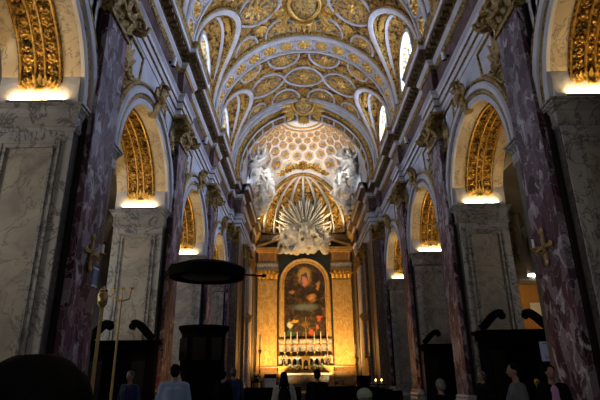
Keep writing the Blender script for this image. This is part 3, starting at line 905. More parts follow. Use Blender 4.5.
# lunettes: severies, bands, windows -------------------------------------
WH = 1.3
wi = 0
for s in (-1, 1):
    for fi, (y0, y1, c, hw) in enumerate(FIELDS):
        if fi == 0: continue
        wi += 1
        D0 = 5.28
        ss = [PI * i / 40 for i in range(41)]
        outer = []
        for q in ss:
            y = c - hw * cos(q); e = elev(y, c, hw) if 0 < q < PI else EL0
            e = max(e, EL0)
            p = vp(y, PI / 2 - e); outer.append(p)
        wall = [Vector((D0, c - 2.3 * cos(q), ZV + 3.0 * sin(q))) for q in ss]
        t = thing('lunette', f"vault lunette with white teardrop band and gilded shell, above the {ORD[fi]} {SIDE[s]} arch", 'lunette', (s * D0, c, ZV), 'window lunettes')
        m = MB(s)
        def ssurf(u, v):
            i = min(39, int(u * 40)); f_ = u * 40 - i
            a = outer[i].lerp(outer[i + 1], f_); b = wall[i].lerp(wall[i + 1], f_)
            p = a.lerp(b, v); p.z += .22 * sin(PI * v) * sin(PI * u)
            return p
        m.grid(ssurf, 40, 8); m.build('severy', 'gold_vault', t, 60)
        nn = [Vector((-1, 0, -1.0)) if 4 < i < 36 else Vector((-1, 0, -.3)) for i in range(41)]
        nn = [vn(PI / 2 - max(EL0, elev(outer[i].y, c, hw))) for i in range(41)]
        m = MB(s); m.sweep(outer, nn, [(-.28, -.1), (-.28, .10), (-.22, .16), (.02, .18), (.06, .12), (.06, -.1)])
        wb = m.build('white_band', 'strap', t, 50)
        m = MB(s); m.sweep(outer, nn, [(.06, -.1), (.06, .12), (.09, .15), (.14, .12), (.14, -.1)])
        m.sweep(outer, nn, [(-.36, -.1), (-.36, .08), (-.32, .11), (-.28, .08), (-.28, -.1)])
        m.build('gilded_edge', 'gold_fine', wb, 50)
        m = MB(s); mid = [ssurf(i / 40, .52) for i in range(41)]
        m.sweep(mid, [Vector((-.3, cos(q) * .8, -sin(q))) for q in ss], [(-.09, -.05), (-.08, .08), (.08, .08), (.09, -.05)]); m.build('inner_rib', 'strap', t, 50)
        m = MB(s)
        top = ssurf(.5, .25)
        for q in range(-4, 5):
            an = q * .34
            m.leaf(top + Vector((.12, 0, -.12)), Vector((.5 * cos(an), sin(an) * 1.0, .25 * cos(an))), (-.4, 0, -1), .75 - .03 * abs(q), .12, .35)
        m.build('shell', 'gold_plain', t, 50)
        for e in (-1, 1):
            for q in range(4):
                m = MB(s); p = ssurf(.5 + e * (.12 + q * .085), .27)
                u = .5 + e * (.12 + q * .085); an = PI * u
                m.rosette(p, (-.35, cos(an), -sin(an)), .27, 6, .14); m.build('rosette', 'gold_plain', t, 50)
        # window wall with an arched opening
        zb, zs = 14.75, 17.0
        wo = [Vector((D0, c - 2.3, ZC))] + wall + [Vector((D0, c + 2.3, ZC))]
        op = [Vector((D0, c - WH, zb))] + [Vector((D0, c - WH * cos(q), zs + WH * 1.12 * sin(q))) for q in ss] + [Vector((D0, c + WH, zb))]
        W = sroot(f'window_{wi}', (s * D0, c, zb))
        m = MB(s); m.strip(wo, op); m.poly([wo[0], op[0], op[-1], wo[-1]])
        dp = [p + Vector((.5, 0, 0)) for p in op]
        m.strip(op, dp); m.poly([op[0], dp[0], dp[-1], op[-1]])
        m.build('reveal', 'gold_grey', W, 30)
        m = MB(s); m.sweep(op, [(-1, 0, 0)] * len(op), [(-.02, -.05), (-.02, .07), (.14, .09), (.18, .05), (.18, -.05)]); m.build('frame', 'strap', W, 40)
        m = MB(s); m.poly([p + Vector((.42, 0, 0)) for p in op]); m.build('pane', 'sky_pane' if s > 0 else 'sky_pane_left', W)
        m = MB(s); xx = D0 + .39
        for q in (-.5, 0, .5):
            y = c + q * WH * 1.1; zt = zs + WH * 1.12 * math.sqrt(max(0, 1 - (q * 1.1) ** 2))
            m.box(xx - .03, xx + .01, y - .05, y + .05, zb, zt)
        for z in (15.5, 16.25, 17.0, 17.75):
            h = WH if z <= zs else WH * math.sqrt(max(0, 1 - ((z - zs) / (WH * 1.12)) ** 2))
            m.box(xx - .02, xx, c - h, c + h, z - .04, z + .04)
        for rr in (.45, .8):
            m.tube([(xx, c - rr * cos(q), zs + rr * sin(q)) for q in ss[::4]], .02, 5)
        m.build('glazing_bars', 'lead', W)
    # attic strip between the lunettes
    m = MB(s)
    edges = [-8.0] + [v for f_ in FIELDS[1:] for v in (f_[2] - 2.3, f_[2] + 2.3)] + [33.4]
    for a, b in zip(edges[::2], edges[1::2]): m.box(5.28, 5.6, a, b, ZC, ZV + .6)
    struct(m.build(f'wall_attic_{SIDE[s]}', 'strap'))
# ------------------------------------------------------------------ choir arch
def leg_arc(R, zb, n=56, zs=ZV):
    P = [Vector((-R, 0, zb))]; Q = [Vector((1, 0, 0))]
    for i in range(n + 1):
        a = -PI / 2 + PI * i / n
        P.append(Vector((R * sin(a), 0, zs + R * cos(a)))); Q.append(vn(a))
    P.append(Vector((R, 0, zb))); Q.append(Vector((-1, 0, 0)))
    return P, Q
def at_y(P, y): return [Vector((p.x, y, p.z)) for p in P]

ca = thing('choir_arch', 'great choir arch with gilded torus and coffered soffit, ending the nave vault', 'arch', (0, 33, ZC))
P, Q = leg_arc(5.22, ZC)
m = MB()
for yy, wd, hh in ((31.98, .14, .14), (32.42, .26, .24)):
    m.sweep(at_y(P, yy), Q, [(-wd, -.12), (-wd, hh * .8), (-wd * .7, hh), (wd * .7, hh), (wd, hh * .8), (wd, -.12)])
m.build('white_band', 'strap', ca, 40)
P2, Q2 = leg_arc(4.98, ZC)
m = MB(); m.tube(at_y(P2, 32.72), .24, 12); m.build('gilded_torus', 'gold_fine', ca, 60)
m = MB(); P3_, _ = leg_arc(5.4, ZC); P4_, _ = leg_arc(4.72, ZC)
m.strip(at_y(P3_, 32.9), at_y(P4_, 32.9)); m.build('face', 'gold_vault', ca)
m = MB(); m.sweep(at_y(P4_, 33.0), Q, [(-.1, -.2), (-.1, .06), (.1, .06), (.1, -.2)]); m.sweep(at_y(P4_, 34.0), Q, [(-.1, -.2), (-.1, .06), (.1, .06), (.1, -.2)])
for i in range(16):
    a = -PI / 2 + PI * i / 15
    p = vp(33.5, a, 4.72)
    m.obox(p, Vector((cos(a), 0, -sin(a))), (0, 1, 0), vn(a), .07, .45, .05)
m.build('soffit_border', 'stucco', ca, 40)
m = MB(); m.strip(at_y(P4_, 32.9), at_y(P4_, 34.2)); m.build('soffit', 'gold_grey', ca, 60)
for i in range(15):
    a = -PI / 2 + PI * (i + .5) / 15
    m = MB(); p = vp(33.5, a, 4.70)
    m.rosette(p, vn(a), .36, 6, .14, 1.15); m.obox(p, Vector((cos(a), 0, -sin(a))), (0, 1, 0), vn(a), .36, .42, .02)
    m.build('coffer', 'gold_fine', ca, 40)
crest('gilded_crest', 'gilded crowned coat of arms over the crown of the choir arch, with spread mantling', (0, 32.15, ZV + 4.95), (0, -1, -.35), (0, -.3, 1), 1.15)
# end wall closing the vault above the choir arch
m = MB(); Pa, _ = leg_arc(5.6, ZC)
m.strip(at_y(Pa, 33.0), at_y(P4_, 33.0)); struct(m.build('wall_choir_arch', 'stucco'))
for s in (-1, 1):
    t = thing('choir_arch_pier', f"dark marble pier carrying the choir arch, {SIDE[s]} of the altar, with gilt capital", 'pier', (s * 4.95, 33.5, 0))
    m = MB(s); m.box(4.62, 5.5, 33.0, 34.2, .5, 11.4); m.build('body', 'darkmarble', t)
    m = MB(s); m.box(4.5, 5.7, 32.9, 34.3, 0, .5); m.build('plinth', 'white_m', t)
    m = MB(s); m.box(4.72, 5.28, 32.86, 33.0, 1.0, 10.3); m.build('pilaster_shaft', 'brown', t)
    # Corinthian capital facing down the nave
    m = MB(s); m.box(4.64, 5.36, 32.8, 33.0, 10.28, 10.42); m.box(4.55, 5.42, 32.72, 33.0, 11.24, 11.4)
    m.grid(lambda u, v: (4.72 + .56 * u + (u - .5) * .2 * v, 32.86 - .1 * v * v, 10.42 + .82 * v), 6, 5)
    for row, (zz, n_) in enumerate(((10.42, 3), (10.72, 2))):
        for q in range(n_): m.leaf((5.0 + (q - (n_ - 1) / 2) * .26, 32.84, zz), (0, -.15, 1), (0, -1, 0), .42, .13, .5)
    for e in (-1, 1): m.scroll((5.0 + e * .32, 32.72, 11.08), (e, -.5, 0), (0, 0, 1), (0, -1, 0), .17, .05, 1.6, -1)
    m.rosette((5.0, 32.76, 11.15), (0, -1, 0), .11, 6)
    m.build('capital', 'gold_fine', t, 50)
    m = MB(s); m.box(4.5, 5.3, 32.85, 34.15, ZC, 15.0); m.build('springing_block', 'grey', t)

# ------------------------------------------------------------------ choir: sail vault on a square plan
HX, Y0C, Y1C = 4.75, 34.1, 43.1
YC = (Y0C + Y1C) / 2; HY = (Y1C - Y0C) / 2
A2 = HX * HX + HY * HY; ZK, CV, PE = 14.3, 9.2, .82
def sail_z(x, y):
    dy = y - YC
    q = 1 - (x * x + dy * dy * (1 if dy > 0 else .3)) / A2
    return ZK + CV * max(0, q) ** PE
def sail_n(x, y, e=.02):
    gx = (sail_z(x + e, y) - sail_z(x - e, y)) / (2 * e); gy = (sail_z(x, y + e) - sail_z(x, y - e)) / (2 * e)
    return Vector((gx, gy, -1)).normalized()
dome = sroot('ceiling_choir', (0, YC, 20))
m = MB(); K = 48
m.grid(lambda u, v: (-HX * cos(PI * u), YC - HY * cos(PI * v), sail_z(-HX * cos(PI * u), YC - HY * cos(PI * v))), K, K)
m.build('sail_vault', 'stucco', dome, 60)
ringm = MB(); rosm = MB(); rec = MB()
NH = 20
for row in range(7):
    rho = 2.3 * 1.165 ** row
    for i in range(NH):
        th = 2 * PI * (i + .5 * (row % 2)) / NH
        x, y = rho * cos(th), YC + rho * sin(th)
        if abs(x) > HX - .3 or y > Y1C - .25 or y < YC - 2.6: continue
        n = sail_n(x, y); c = Vector((x, y, sail_z(x, y)))
        er, et = Vector((cos(th), sin(th), 0)), Vector((-sin(th), cos(th), 0))
        def on(q, k):
            r6 = .94 + .06 * cos(6 * q)
            p = Vector((x, y, 0)) + et * (.125 * rho * k * r6 * sin(q)) + er * (.078 * rho * k * r6 * cos(q))
            return Vector((p.x, p.y, sail_z(p.x, p.y)))
        pts = [on(2 * PI * j / 24, 1) for j in range(24)]
        ringm.sweep(pts, [sail_n(p.x, p.y) for p in pts], [(-.045, -.02), (-.03, .06), (.03, .06), (.045, -.02)], True)
        pts = [on(2 * PI * j / 18, .84) for j in range(18)]
        rec.add([p + n * .02 for p in pts] + [c + n * .02], [(j, (j + 1) % 18, 18) for j in range(18)])  # grey ground discs, darker tone imitates shade in a sunken coffer
        rosm.rosette(c, n, .07 * rho, 8, .035 * rho)
ringm.build('coffer_rims', 'gold_plain', dome, 50); rec.build('coffer_shade_grounds', 'grey', dome); rosm.build('coffer_rosettes', 'gold_plain', dome, 50)
m = MB()
for rr, th_ in ((1.95, .10), (1.65, .08)):
    m.tube([(rr * cos(q), YC + rr * sin(q), sail_z(rr, YC) - .04) for q in (2 * PI * j / 40 for j in range(40))], th_, 8, True)
m.build('oculus_ring', 'gold_plain', dome, 50)
# walls closing the choir
for s in (-1, 1):
    m = MB(s)
    n = 30
    top = [(HX, YC - HY * cos(PI * i / n), sail_z(HX, YC - HY * cos(PI * i / n))) for i in range(n + 1)]
    wy, wz0, wz1 = 1.3, 15.4, 17.6
    op = [(HX, YC - wy * cos(PI * i / n), wz0 + (wz1 - wz0) * sin(PI * i / n) ** .6) for i in range(n + 1)]
    m.strip(top, op); m.poly([(HX, Y0C, 14.3), top[0], op[0], op[-1], top[-1], (HX, Y1C, 14.25)])
    m.box(HX, HX + .4, Y0C - .1, Y1C + .1, 0, 14.35)
    struct(m.build(f'wall_choir_{SIDE[s]}', 'stucco'))
    W = sroot(f'window_{6 + (1 if s < 0 else 2)}', (s * HX, YC, wz0))
    m = MB(s); o2 = [(HX + .35, b, c_) for a, b, c_ in op]; m.poly(o2); m.build('pane', 'choir_pane', W)
    m = MB(s); m.strip(op, o2, True); m.sweep(op, [(-1, 0, 0)] * len(op), [(-.1, 0), (-.1, .08), (.1, .08), (.1, 0)], True); m.build('frame', 'stucco', W)
    m = MB(s)
    for q in (-.5, 0, .5): m.box(HX + .3, HX + .34, YC + q * 1.3 - .02, YC + q * 1.3 + .02, wz0, wz1 - .3 * abs(q))
    m.build('glazing_bars', 'stucco', W)
    # dark marble cladding and flat pilasters along the choir wall
    t = thing('choir_wall_cladding', f"dark green marble cladding of the choir wall, {SIDE[s]} of the altar", 'cladding', (s * HX, 37.6, .5))
    m = MB(s); m.box(HX - .03, HX, 34.3, 42.9, .5, 10.9); m.build('sheet', 'darkmarble', t)
    for y0_, y1_ in ((35.2, 36.3), (37.6, 38.7)):
        m = MB(s); m.box(HX - .06, HX - .03, y0_, y1_, 1.2, 10.2); m.build('inlaid_panel', 'brown', t)
    for y0_, y1_, mt, nm in ((36.6, 37.4, 'brown', 'brown'), (39.6, 42.2, 'white_m', 'white veined')):
        t = thing('choir_pilaster', f"{nm} marble pilaster with gilt capital on the choir wall, {SIDE[s]} of the altar", 'pilaster', (s * HX, (y0_ + y1_) / 2, .5), 'choir pilasters')
        m = MB(s); m.box(HX - .22, HX, y0_, y1_, 1.1, 10.0); m.build('shaft', mt, t)
        m = MB(s); m.plan([(-.2, .45), (.1, .45), (.1, .85), (.05, .95), (.08, 1.05), (0, 1.1), (-.2, 1.1)], [(HX, y0_), (HX - .22, y0_), (HX - .22, y1_), (HX, y1_)]); m.build('base', 'white_m', t)
        m = MB(s); m.box(HX - .3, HX, y0_ - .06, y1_ + .06, 10.0, 10.1); m.box(HX - .4, HX, y0_ - .12, y1_ + .12, 10.95, 11.1)
        m.box(HX - .26, HX, y0_, y1_, 10.1, 10.95)
        for q in range(3): m.leaf((HX - .26, y0_ + (q + .5) * (y1_ - y0_) / 3, 10.12), (-.1, 0, 1), (-1, 0, 0), .6, .2, .4)
        for yy in (y0_, y1_): m.scroll((HX - .34, yy, 10.75), (-.7, 0, 0), (0, 0, 1), (0, 1, 0), .16, .05)
        m.build('capital', 'gold_fine', t, 50)
# ------------------------------------------------------------------ apse
YB = 45.8
n = 40
ax_ = [-4.52 * cos(PI * i / n) for i in range(n + 1)]
arch = [Vector((x, Y1C, sail_z(x, Y1C))) for x in ax_]
m = MB()
m.box(-6, 6, YB, YB + .4, 0, 20.5); struct(m.build('wall_apse', 'giallo2'))
for s in (-1, 1):
    m = MB(s); m.box(4.52, 4.9, Y1C, YB, 0, 14.3); struct(m.build(f'wall_apse_{SIDE[s]}', 'darkmarble'))
m = MB(); m.plan([(-.3, 13.3), (.05, 13.3), (.08, 13.55), (.3, 13.75), (.38, 14.0), (.45, 14.25), (.45, 14.32), (-.3, 14.32)], [(4.52, Y1C), (4.52, YB), (-4.52, YB), (-4.52, Y1C)])
r = sroot('trim_3', (0, YB, 13.3)); m.build('apse_cornice', 'giallo', r)
HZ = sail_z(0, Y1C) - ZK
EXP = .92
def conch(ph, e, k=1.0):
    return Vector((-4.5 * k * cos(ph) * cos(e), Y1C + 2.62 * k * sin(ph) * cos(e), 14.3 + HZ * k * sin(e)))
r = sroot('ceiling_apse', (0, 44, 18))
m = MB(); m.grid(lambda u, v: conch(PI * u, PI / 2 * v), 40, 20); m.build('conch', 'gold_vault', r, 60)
m = MB(); g = MB()
for i in range(9):
    ph = PI * (i + .5) / 9
    pts = [conch(ph, e * PI / 2 / 20, .99) for e in range(20)]
    nr = [Vector((0, Y1C, 15.5)) - p for p in pts]
    m.sweep(pts, nr, [(-.12, 0), (-.11, .14), (-.06, .10), (.06, .10), (.11, .14), (.12, 0)])
for i in range(8):
    ph = PI * (i + 1) / 9
    for e in range(5):
        p = conch(ph, .2 + e * .24, .99); g.rosette(p, Vector((0, Y1C, 15.5)) - p, .36 - .05 * e, 7, .14)
m.build('conch_ribs', 'strap', r, 50); g.build('conch_rosettes', 'gold_plain', r, 50)
t = thing('apse_arch', 'white and gold arch framing the apse half dome behind the altar', 'arch', (0, Y1C, ZK))
nr = [Vector((0, -1, 0))] * (n + 1)
m = MB(); m.sweep(arch, nr, [(.02, -.1), (.02, .16), (-.24, .20), (-.32, .1), (-.32, -.1)]); m.build('white_archivolt', 'stucco', t, 40)
m = MB(); m.sweep(arch, nr, [(.22, -.3), (.22, .10), (.12, .15), (.02, .12), (.02, -.3)]); m.build('gilded_edge', 'gold_fine', t, 40)
m = MB(); b_ = [Vector((p.x * .965, Y1C + .5, ZK + (p.z - ZK) * .96)) for p in arch]; m.strip([p + Vector((0, .02, 0)) for p in arch], b_); m.build('soffit', 'gold_fine', t)
m = MB()
for e in (-1, 1):
    for q in range(6):
        x = e * (.25 + .32 * q); z = sail_z(x, Y1C - .5 - .02 * q)
        m.leaf((x, Y1C - .28, sail_z(x, Y1C - .28) - .05), (e * .9, -.15, .5 - .1 * q), (0, -1, -.4), .75, .2, .2)
        m.ell((x, Y1C - .3, sail_z(x, Y1C - .3) - .1), (.16, .14, .14), 8, 6)
m.rosette((0, Y1C - .35, sail_z(0, Y1C - .35) + .0), (0, -1, -.5), .5, 8, .25)
m.build('garland', 'gold_fine', t, 50)

# ------------------------------------------------------------------ sculpture
def bake(mb, name, mat, parent, voxel, smooth_it=4, disp=0, dscale=.4):
    me = bpy.data.meshes.new(name + '_raw'); me.from_pydata([tuple(p) for p in mb.v], [], mb.f)
    o = bpy.data.objects.new(name + '_raw', me); COL.objects.link(o)
    md = o.modifiers.new('r', 'REMESH'); md.mode = 'VOXEL'; md.voxel_size = voxel
    if smooth_it:
        ms = o.modifiers.new('s', 'SMOOTH'); ms.iterations = smooth_it; ms.factor = .5
    if disp:
        tx = bpy.data.textures.new('fold', 'CLOUDS'); tx.noise_scale = dscale
        mdp = o.modifiers.new('d', 'DISPLACE'); mdp.texture = tx; mdp.strength = disp; mdp.mid_level = .5; mdp.texture_coords = 'LOCAL'
    dg = bpy.context.evaluated_depsgraph_get(); ev = o.evaluated_get(dg)
    m2 = bpy.data.meshes.new_from_object(ev); m2.name = name
    bpy.data.objects.remove(o)
    m2.materials.clear(); m2.materials.append(M[mat]); m2.shade_smooth()
    if parent is not None and False: pass
    o2 = bpy.data.objects.new(name, m2); COL.objects.link(o2)
    if parent is not None:
        o2.parent = parent
        if parent.type == 'EMPTY': o2.matrix_parent_inverse = Matrix.Translation(-Vector(parent.location))
    return o2

def clouds(mb, path, r, n, rng, spread):
    for i in range(n):
        p = Vector(path[0]).lerp(Vector(path[1]), rng.random())
        p += Vector((rng.uniform(-1, 1) * spread[0], rng.uniform(-1, 1) * spread[1], rng.uniform(-1, 1) * spread[2]))
        q = r * rng.uniform(.55, 1.2)
        mb.ell(p, (q, q * .8, q * .8), 10, 7)

def stucco_figure(mb, base, H, face, lean, arms, legs_fwd=.55, wings=None, drap=6, rng=R_):
    """draped seated figure: base = seat point, H = size unit (head height * 7), face = unit vector it looks along"""
    b = Vector(base); f_ = Vector(face).normalized(); up = (Vector((0, 0, 1)) + Vector(lean)).normalized(); sd = f_.cross(up).normalized()
    h = H
    hip, chest, neck = b, b + up * .24 * h, b + up * .36 * h
    head = b + up * .45 * h + f_ * .03 * h
    mb.cap(hip, chest, .105 * h, .11 * h); mb.cap(chest, neck, .10 * h, .04 * h); mb.ell(head, (.05 * h, .056 * h, .066 * h), 12, 8)
    mb.ell(head - f_ * .02 * h + up * .025 * h, (.058 * h, .058 * h, .058 * h), 10, 7)
    mb.ell(head + f_ * .055 * h, (.012 * h,) * 3, 6, 4)
    for e, (ea, wa) in zip((-1, 1), arms):
        sh = neck + sd * e * .11 * h - up * .04 * h
        el = sh + (sd * e * ea[0] + f_ * ea[1] + up * ea[2]).normalized() * .17 * h
        wr = el + (sd * e * wa[0] + f_ * wa[1] + up * wa[2]).normalized() * .15 * h
        mb.cap(sh, el, .05 * h, .038 * h); mb.cap(el, wr, .038 * h, .024 * h)
        hd = (wr - el).normalized()
        mb.cap(wr, wr + hd * .05 * h, .026 * h, .02 * h)
        for q in range(4): mb.cap(wr + hd * .05 * h + sd * (q - 1.5) * .012 * h, wr + hd * (.085 - .008 * abs(q - 1.4)) * h + sd * (q - 1.5) * .018 * h - up * .012 * h, .008 * h, .006 * h, 6)
        mb.cap(wr + hd * .02 * h, wr + hd * .05 * h + up * .03 * h, .009 * h, .006 * h, 6)
    for e in (-1, 1):
        hp = hip + sd * e * .06 * h; kn = hp + (f_ * legs_fwd + sd * e * .25 - up * (.25 + .15 * e)).normalized() * .25 * h
        an = kn + (-up + f_ * (.1 - .2 * e)).normalized() * .25 * h
        mb.cap(hp, kn, .085 * h, .06 * h); mb.cap(kn, an, .056 * h, .033 * h); mb.cap(an, an + f_ * .08 * h, .034 * h, .02 * h)
    for q in range(drap):          # billowing folds
        a = hip + sd * rng.uniform(-.2, .2) * h + up * rng.uniform(-.05, .2) * h
        d = (sd * rng.uniform(-1, 1) + f_ * rng.uniform(-.2, .7) - up * rng.uniform(.3, 1.1)).normalized()
        p1 = a + d * .2 * h; p2 = p1 + (d - up * .4).normalized() * .17 * h
        mb.cap(a, p1, .035 * h, .05 * h, 8); mb.cap(p1, p2, .05 * h, .018 * h, 8)
    return neck, sd, up, f_

def wings(mb, neck, sd, up, f_, h, spread=.9):
    for e in (-1, 1):
        root = neck - f_ * .08 * h + sd * e * .06 * h - up * .03 * h
        for q in range(9):
            an = -.5 + q * .2
            d = (sd * e * spread * cos(an) + up * sin(an) - f_ * .25).normalized()
            st = root + sd * e * .04 * h * q * .4
            mb.leaf(st, d, f_, (.28 + .03 * q) * h, .045 * h, -.06)

for s in (-1, 1):
    rng = random.Random(20 + s)
    t = thing('stucco_angel_group', f"white stucco angels on clouds in the choir vault corner, {SIDE[s]} of the apse", 'sculpture', (s * 4.0, 42.3, 15), 'stucco angel groups')
    A = Vector((s * 4.1, 42.3, 15.9)); B = Vector((s * 4.05, 38.9, 19.4))
    m = MB()
    fig = [(A.lerp(B, .74) + Vector((-s * .1, -.35, 0)), 3.5, (-s * .75, -1, -.1), (s * .05, -.2, 0), (((.5, .3, .9), (.1, .4, 1)), ((1, .4, -.2), (.4, 1, .3)))),
           (A.lerp(B, .40) + Vector((-s * .45, -.3, 0)), 3.2, (-s * .8, -1, .1), (s * .1, -.1, 0), (((.7, .8, .1), (-.2, 1, .4)), ((1, .2, .5), (.6, .3, 1)))),
           (A.lerp(B, .95) + Vector((s * .15, -.5, -.9)), 2.4, (-s * .5, -1, -.1), (-s * .1, 0, 0), (((.9, .3, .6), (.6, .5, .8)), ((.8, .6, -.2), (.2, 1, .2)))),
           (A.lerp(B, .62) + Vector((-s * 1.0, .2, -.3)), 1.9, (-s * .3, -1, -.1), (s * .1, 0, 0), (((.9, .4, .2), (.5, .5, .8)), ((.8, .5, .5), (.2, .7, .8)))),
           (A.lerp(B, .16) + Vector((s * .1, -.3, 0)), 2.3, (-s * .4, -1, .2), (0, 0, 0), (((.7, .5, .4), (.2, .6, 1)), ((.9, .4, 0), (.3, 1, .4))))]
    nk = []
    for bb, H, fc, ln, ar in fig: nk.append((*stucco_figure(m, bb, H, fc, ln, ar, drap=9, rng=rng), H))
    bake(m, 'figures', 'statue', t, .065, 1, .16, .22)
    m = MB(); clouds(m, (A + Vector((0, -.1, -.6)), B + Vector((s * .2, .3, .2))), .40, 80, rng, (.55, .35, .6))
    clouds(m, (A + Vector((-s * .7, .2, .6)), A.lerp(B, .5) + Vector((-s * .6, .6, .5))), .34, 30, rng, (.4, .25, .5))
    clouds(m, (Vector((s * 4.4, 38.4, 16.4)), Vector((s * 4.35, 40.6, 18.6))), .40, 40, rng, (.25, .5, .5))
    bake(m, 'clouds', 'statue', t, .08, 3, .20, .3)
    m = MB()
    for (nc, sd, up, f_, H) in nk[:2]: wings(m, nc, sd, up, f_, H)
    m.build('wings', 'statue', t, 60)

# glory over the altar: rays, clouds, seated figure and cherubs
rng = random.Random(5)
gc = Vector((0.05, 44.75, 14.5))
t = thing('stucco_glory', 'white stucco glory of rays, clouds and cherubs above the altar painting', 'sculpture', (0, 45, 12.4))
m = MB()
for b_i in range(17):
    ab = rad(-20) + rad(220) * b_i / 16
    for q in range(3):
        a = ab + (q - 1) * .075 + rng.uniform(-.03, .03)
        L = 2.1 + .9 * max(0, sin(a)) + rng.uniform(-.35, .45) + (.25 if q == 1 else 0)
        d = Vector((cos(a), -.16 + .10 * (q % 2), sin(a))).normalized()
        wv = Vector((-sin(a), 0, cos(a)))
        st = gc + d * .5; wd = .13
        m.add([st - wv * .06 + Vector((0, .08, 0)), st + wv * .06 + Vector((0, .08, 0)), st + Vector((0, -.08, 0)),
               gc + d * L * .85 - wv * wd + Vector((0, .06, 0)), gc + d * L * .85 + wv * wd + Vector((0, .06, 0)), gc + d * L * .85 + Vector((0, -.14, 0)), gc + d * L],
              [(0, 2, 1), (0, 1, 4, 3), (1, 2, 5, 4), (2, 0, 3, 5), (3, 4, 6), (4, 5, 6), (5, 3, 6)])
m.build('rays', 'statue', t, 40)
m = MB()
clouds(m, (gc + Vector((-2.0, -.1, -1.5)), gc + Vector((2.0, -.1, -1.5))), .38, 60, rng, (.5, .25, .65))
clouds(m, (gc + Vector((-1.3, -.1, -.3)), gc + Vector((1.4, -.1, -.3))), .36, 34, rng, (.4, .2, .4))
for k_ in range(14):
    x = rng.uniform(-2.4, 2.4); z = rng.uniform(-2.1, .3) - .1 * abs(x)
    p = gc + Vector((x, -.55, z)); m.ell(p, (.17, .17, .19), 10, 7)
    for e in (-1, 1): m.cap(p + Vector((e * .15, .05, -.08)), p + Vector((e * .48, .1, .1)), .09, .03, 8)
bake(m, 'clouds_and_cherubs', 'statue', t, .07, 3, .12, .35)
m = MB()
stucco_figure(m, gc + Vector((.0, -.65, -.35)), 2.9, (0, -1, .1), (0, 0, 0), (((.9, .5, .6), (.6, .2, .9)), ((.9, .6, .1), (.5, .8, .2))), drap=10, rng=rng)
bake(m, 'seated_figure', 'statue', t, .06, 2, .08, .3)
for e in (-1, 1):
    m = MB()
    r_ = stucco_figure(m, gc + Vector((e * 2.15, -.5, -1.15)), 2.4, (-e * .5, -1, .1), (-e * .2, 0, 0), (((.9, .4, .5), (.5, .3, .9)), ((.7, .6, .6), (.3, .4, 1))), drap=8, rng=rng)
    bake(m, 'angel', 'statue', t, .06, 2, .08, .3)

# ------------------------------------------------------------------ altarpiece
ped = MB(); ped.box(-4.5, 4.5, 34.4, YB, 0, .15); ped.box(-4.5, 4.5, 34.8, YB, .15, .30); ped.box(-4.5, 4.5, 35.2, YB, .30, .45)
ped.box(-3.2, 3.2, 41.2, YB, .45, .6); ped.box(-3.0, 3.0, 41.6, YB, .6, .75)
struct(ped.build('floor_choir_steps', 'floor'))
AY = 45.35
t = thing('altarpiece_surround', 'yellow marble altar surround with broken pediment and two gilt-capped pilasters around the painting', 'altarpiece', (0, AY, .45))
m = MB(); m.box(-2.42, 2.42, AY + .05, AY + .12, 9.0, 12.9); m.build('green_field', 'verde', t)
m = MB()
m.box(-4.5, 4.5, AY + .12, YB, .45, 12.9)
m.build('back_wall', 'giallo2', t)
for s in (-1, 1):
    m = MB(s); m.box(2.55, 4.32, AY - .12, AY + .12, 2.4, 9.85); m.build('pilaster', 'giallo', t)
    m = MB(s); m.box(2.40, 2.55, AY - .02, AY + .12, 1.5, 10.6); m.box(4.32, 4.42, AY - .02, AY + .12, 1.5, 10.6); m.build('green_backing', 'verde', t)
    m = MB(s); m.box(2.45, 4.45, AY - .22, AY + .12, .75, 1.9); m.plan([(-.1, 1.9), (.16, 1.9), (.12, 2.1), (.06, 2.2), (.08, 2.3), (0, 2.4), (-.1, 2.4)], [(4.32, AY + .12), (2.55, AY + .12)][::-1] if False else [(2.5, AY - .1), (4.37, AY - .1)][::-1]); m.build('pedestal', 'giallo2', t)
    m = MB(s)
    m.box(2.5, 4.37, AY - .18, AY + .12, 9.85, 9.97)
    m.grid(lambda u, v: (2.57 + 1.73 * u + (u - .5) * .18 * v, AY - .12 - .16 * v * v, 9.97 + .8 * v), 8, 5)
    m.box(2.42, 4.45, AY - .34, AY + .12, 10.75, 10.9)
    for row, (zz, n_) in enumerate(((9.97, 5), (10.25, 4))):
        for q in range(n_): m.leaf((3.43 + (q - (n_ - 1) / 2) * .38, AY - .14, zz), (0, -.15, 1), (0, -1, 0), .45, .18, .45)
    for e in (-1, 1): m.scroll((3.43 + e * .86, AY - .3, 10.55), (e, -.4, 0), (0, 0, 1), (0, -1, 0), .2, .06, 1.6, -1)
    m.rosette((3.43, AY - .34, 10.65), (0, -1, 0), .15, 6); m.build('capital', 'gold_plain', t, 50)
    m = MB(s); m.box(2.5, 4.4, AY - .26, AY + .12, 10.9, 11.18); m.box(2.46, 4.42, AY - .32, AY + .12, 11.18, 11.42); m.build('architrave', 'white_m', t)
    m = MB(s); m.box(2.6, 4.3, AY - .2, AY + .12, 11.42, 12.5); fz = m.build('frieze', 'giallo', t)
    m = MB(s); m.box(2.8, 4.1, AY - .23, AY - .2, 11.6, 12.3); m.build('frieze_panel', 'giallo2', fz)
    m = MB(s); m.box(2.4, 4.45, AY - .42, AY + .12, 12.5, 12.62); m.box(2.3, 4.5, AY - .6, AY + .12, 12.62, 12.82); m.box(2.25, 4.52, AY - .66, AY + .12, 12.82, 12.9); m.build('cornice', 'giallo', t)
    m = MB(s)       # broken raking pediment
    m.obox((3.35, AY - .3, 13.32), (-.94, 0, .34), (0, 1, 0), (.34, 0, .94), 1.15, .38, .10); m.build('raking_cornice', 'gold_plain', t)
    m = MB(s); m.poly([(4.4, AY + .02, 12.9), (2.3, AY + .02, 12.9), (2.3, AY + .02, 13.62)]); m.build('pediment_field', 'verde', t)
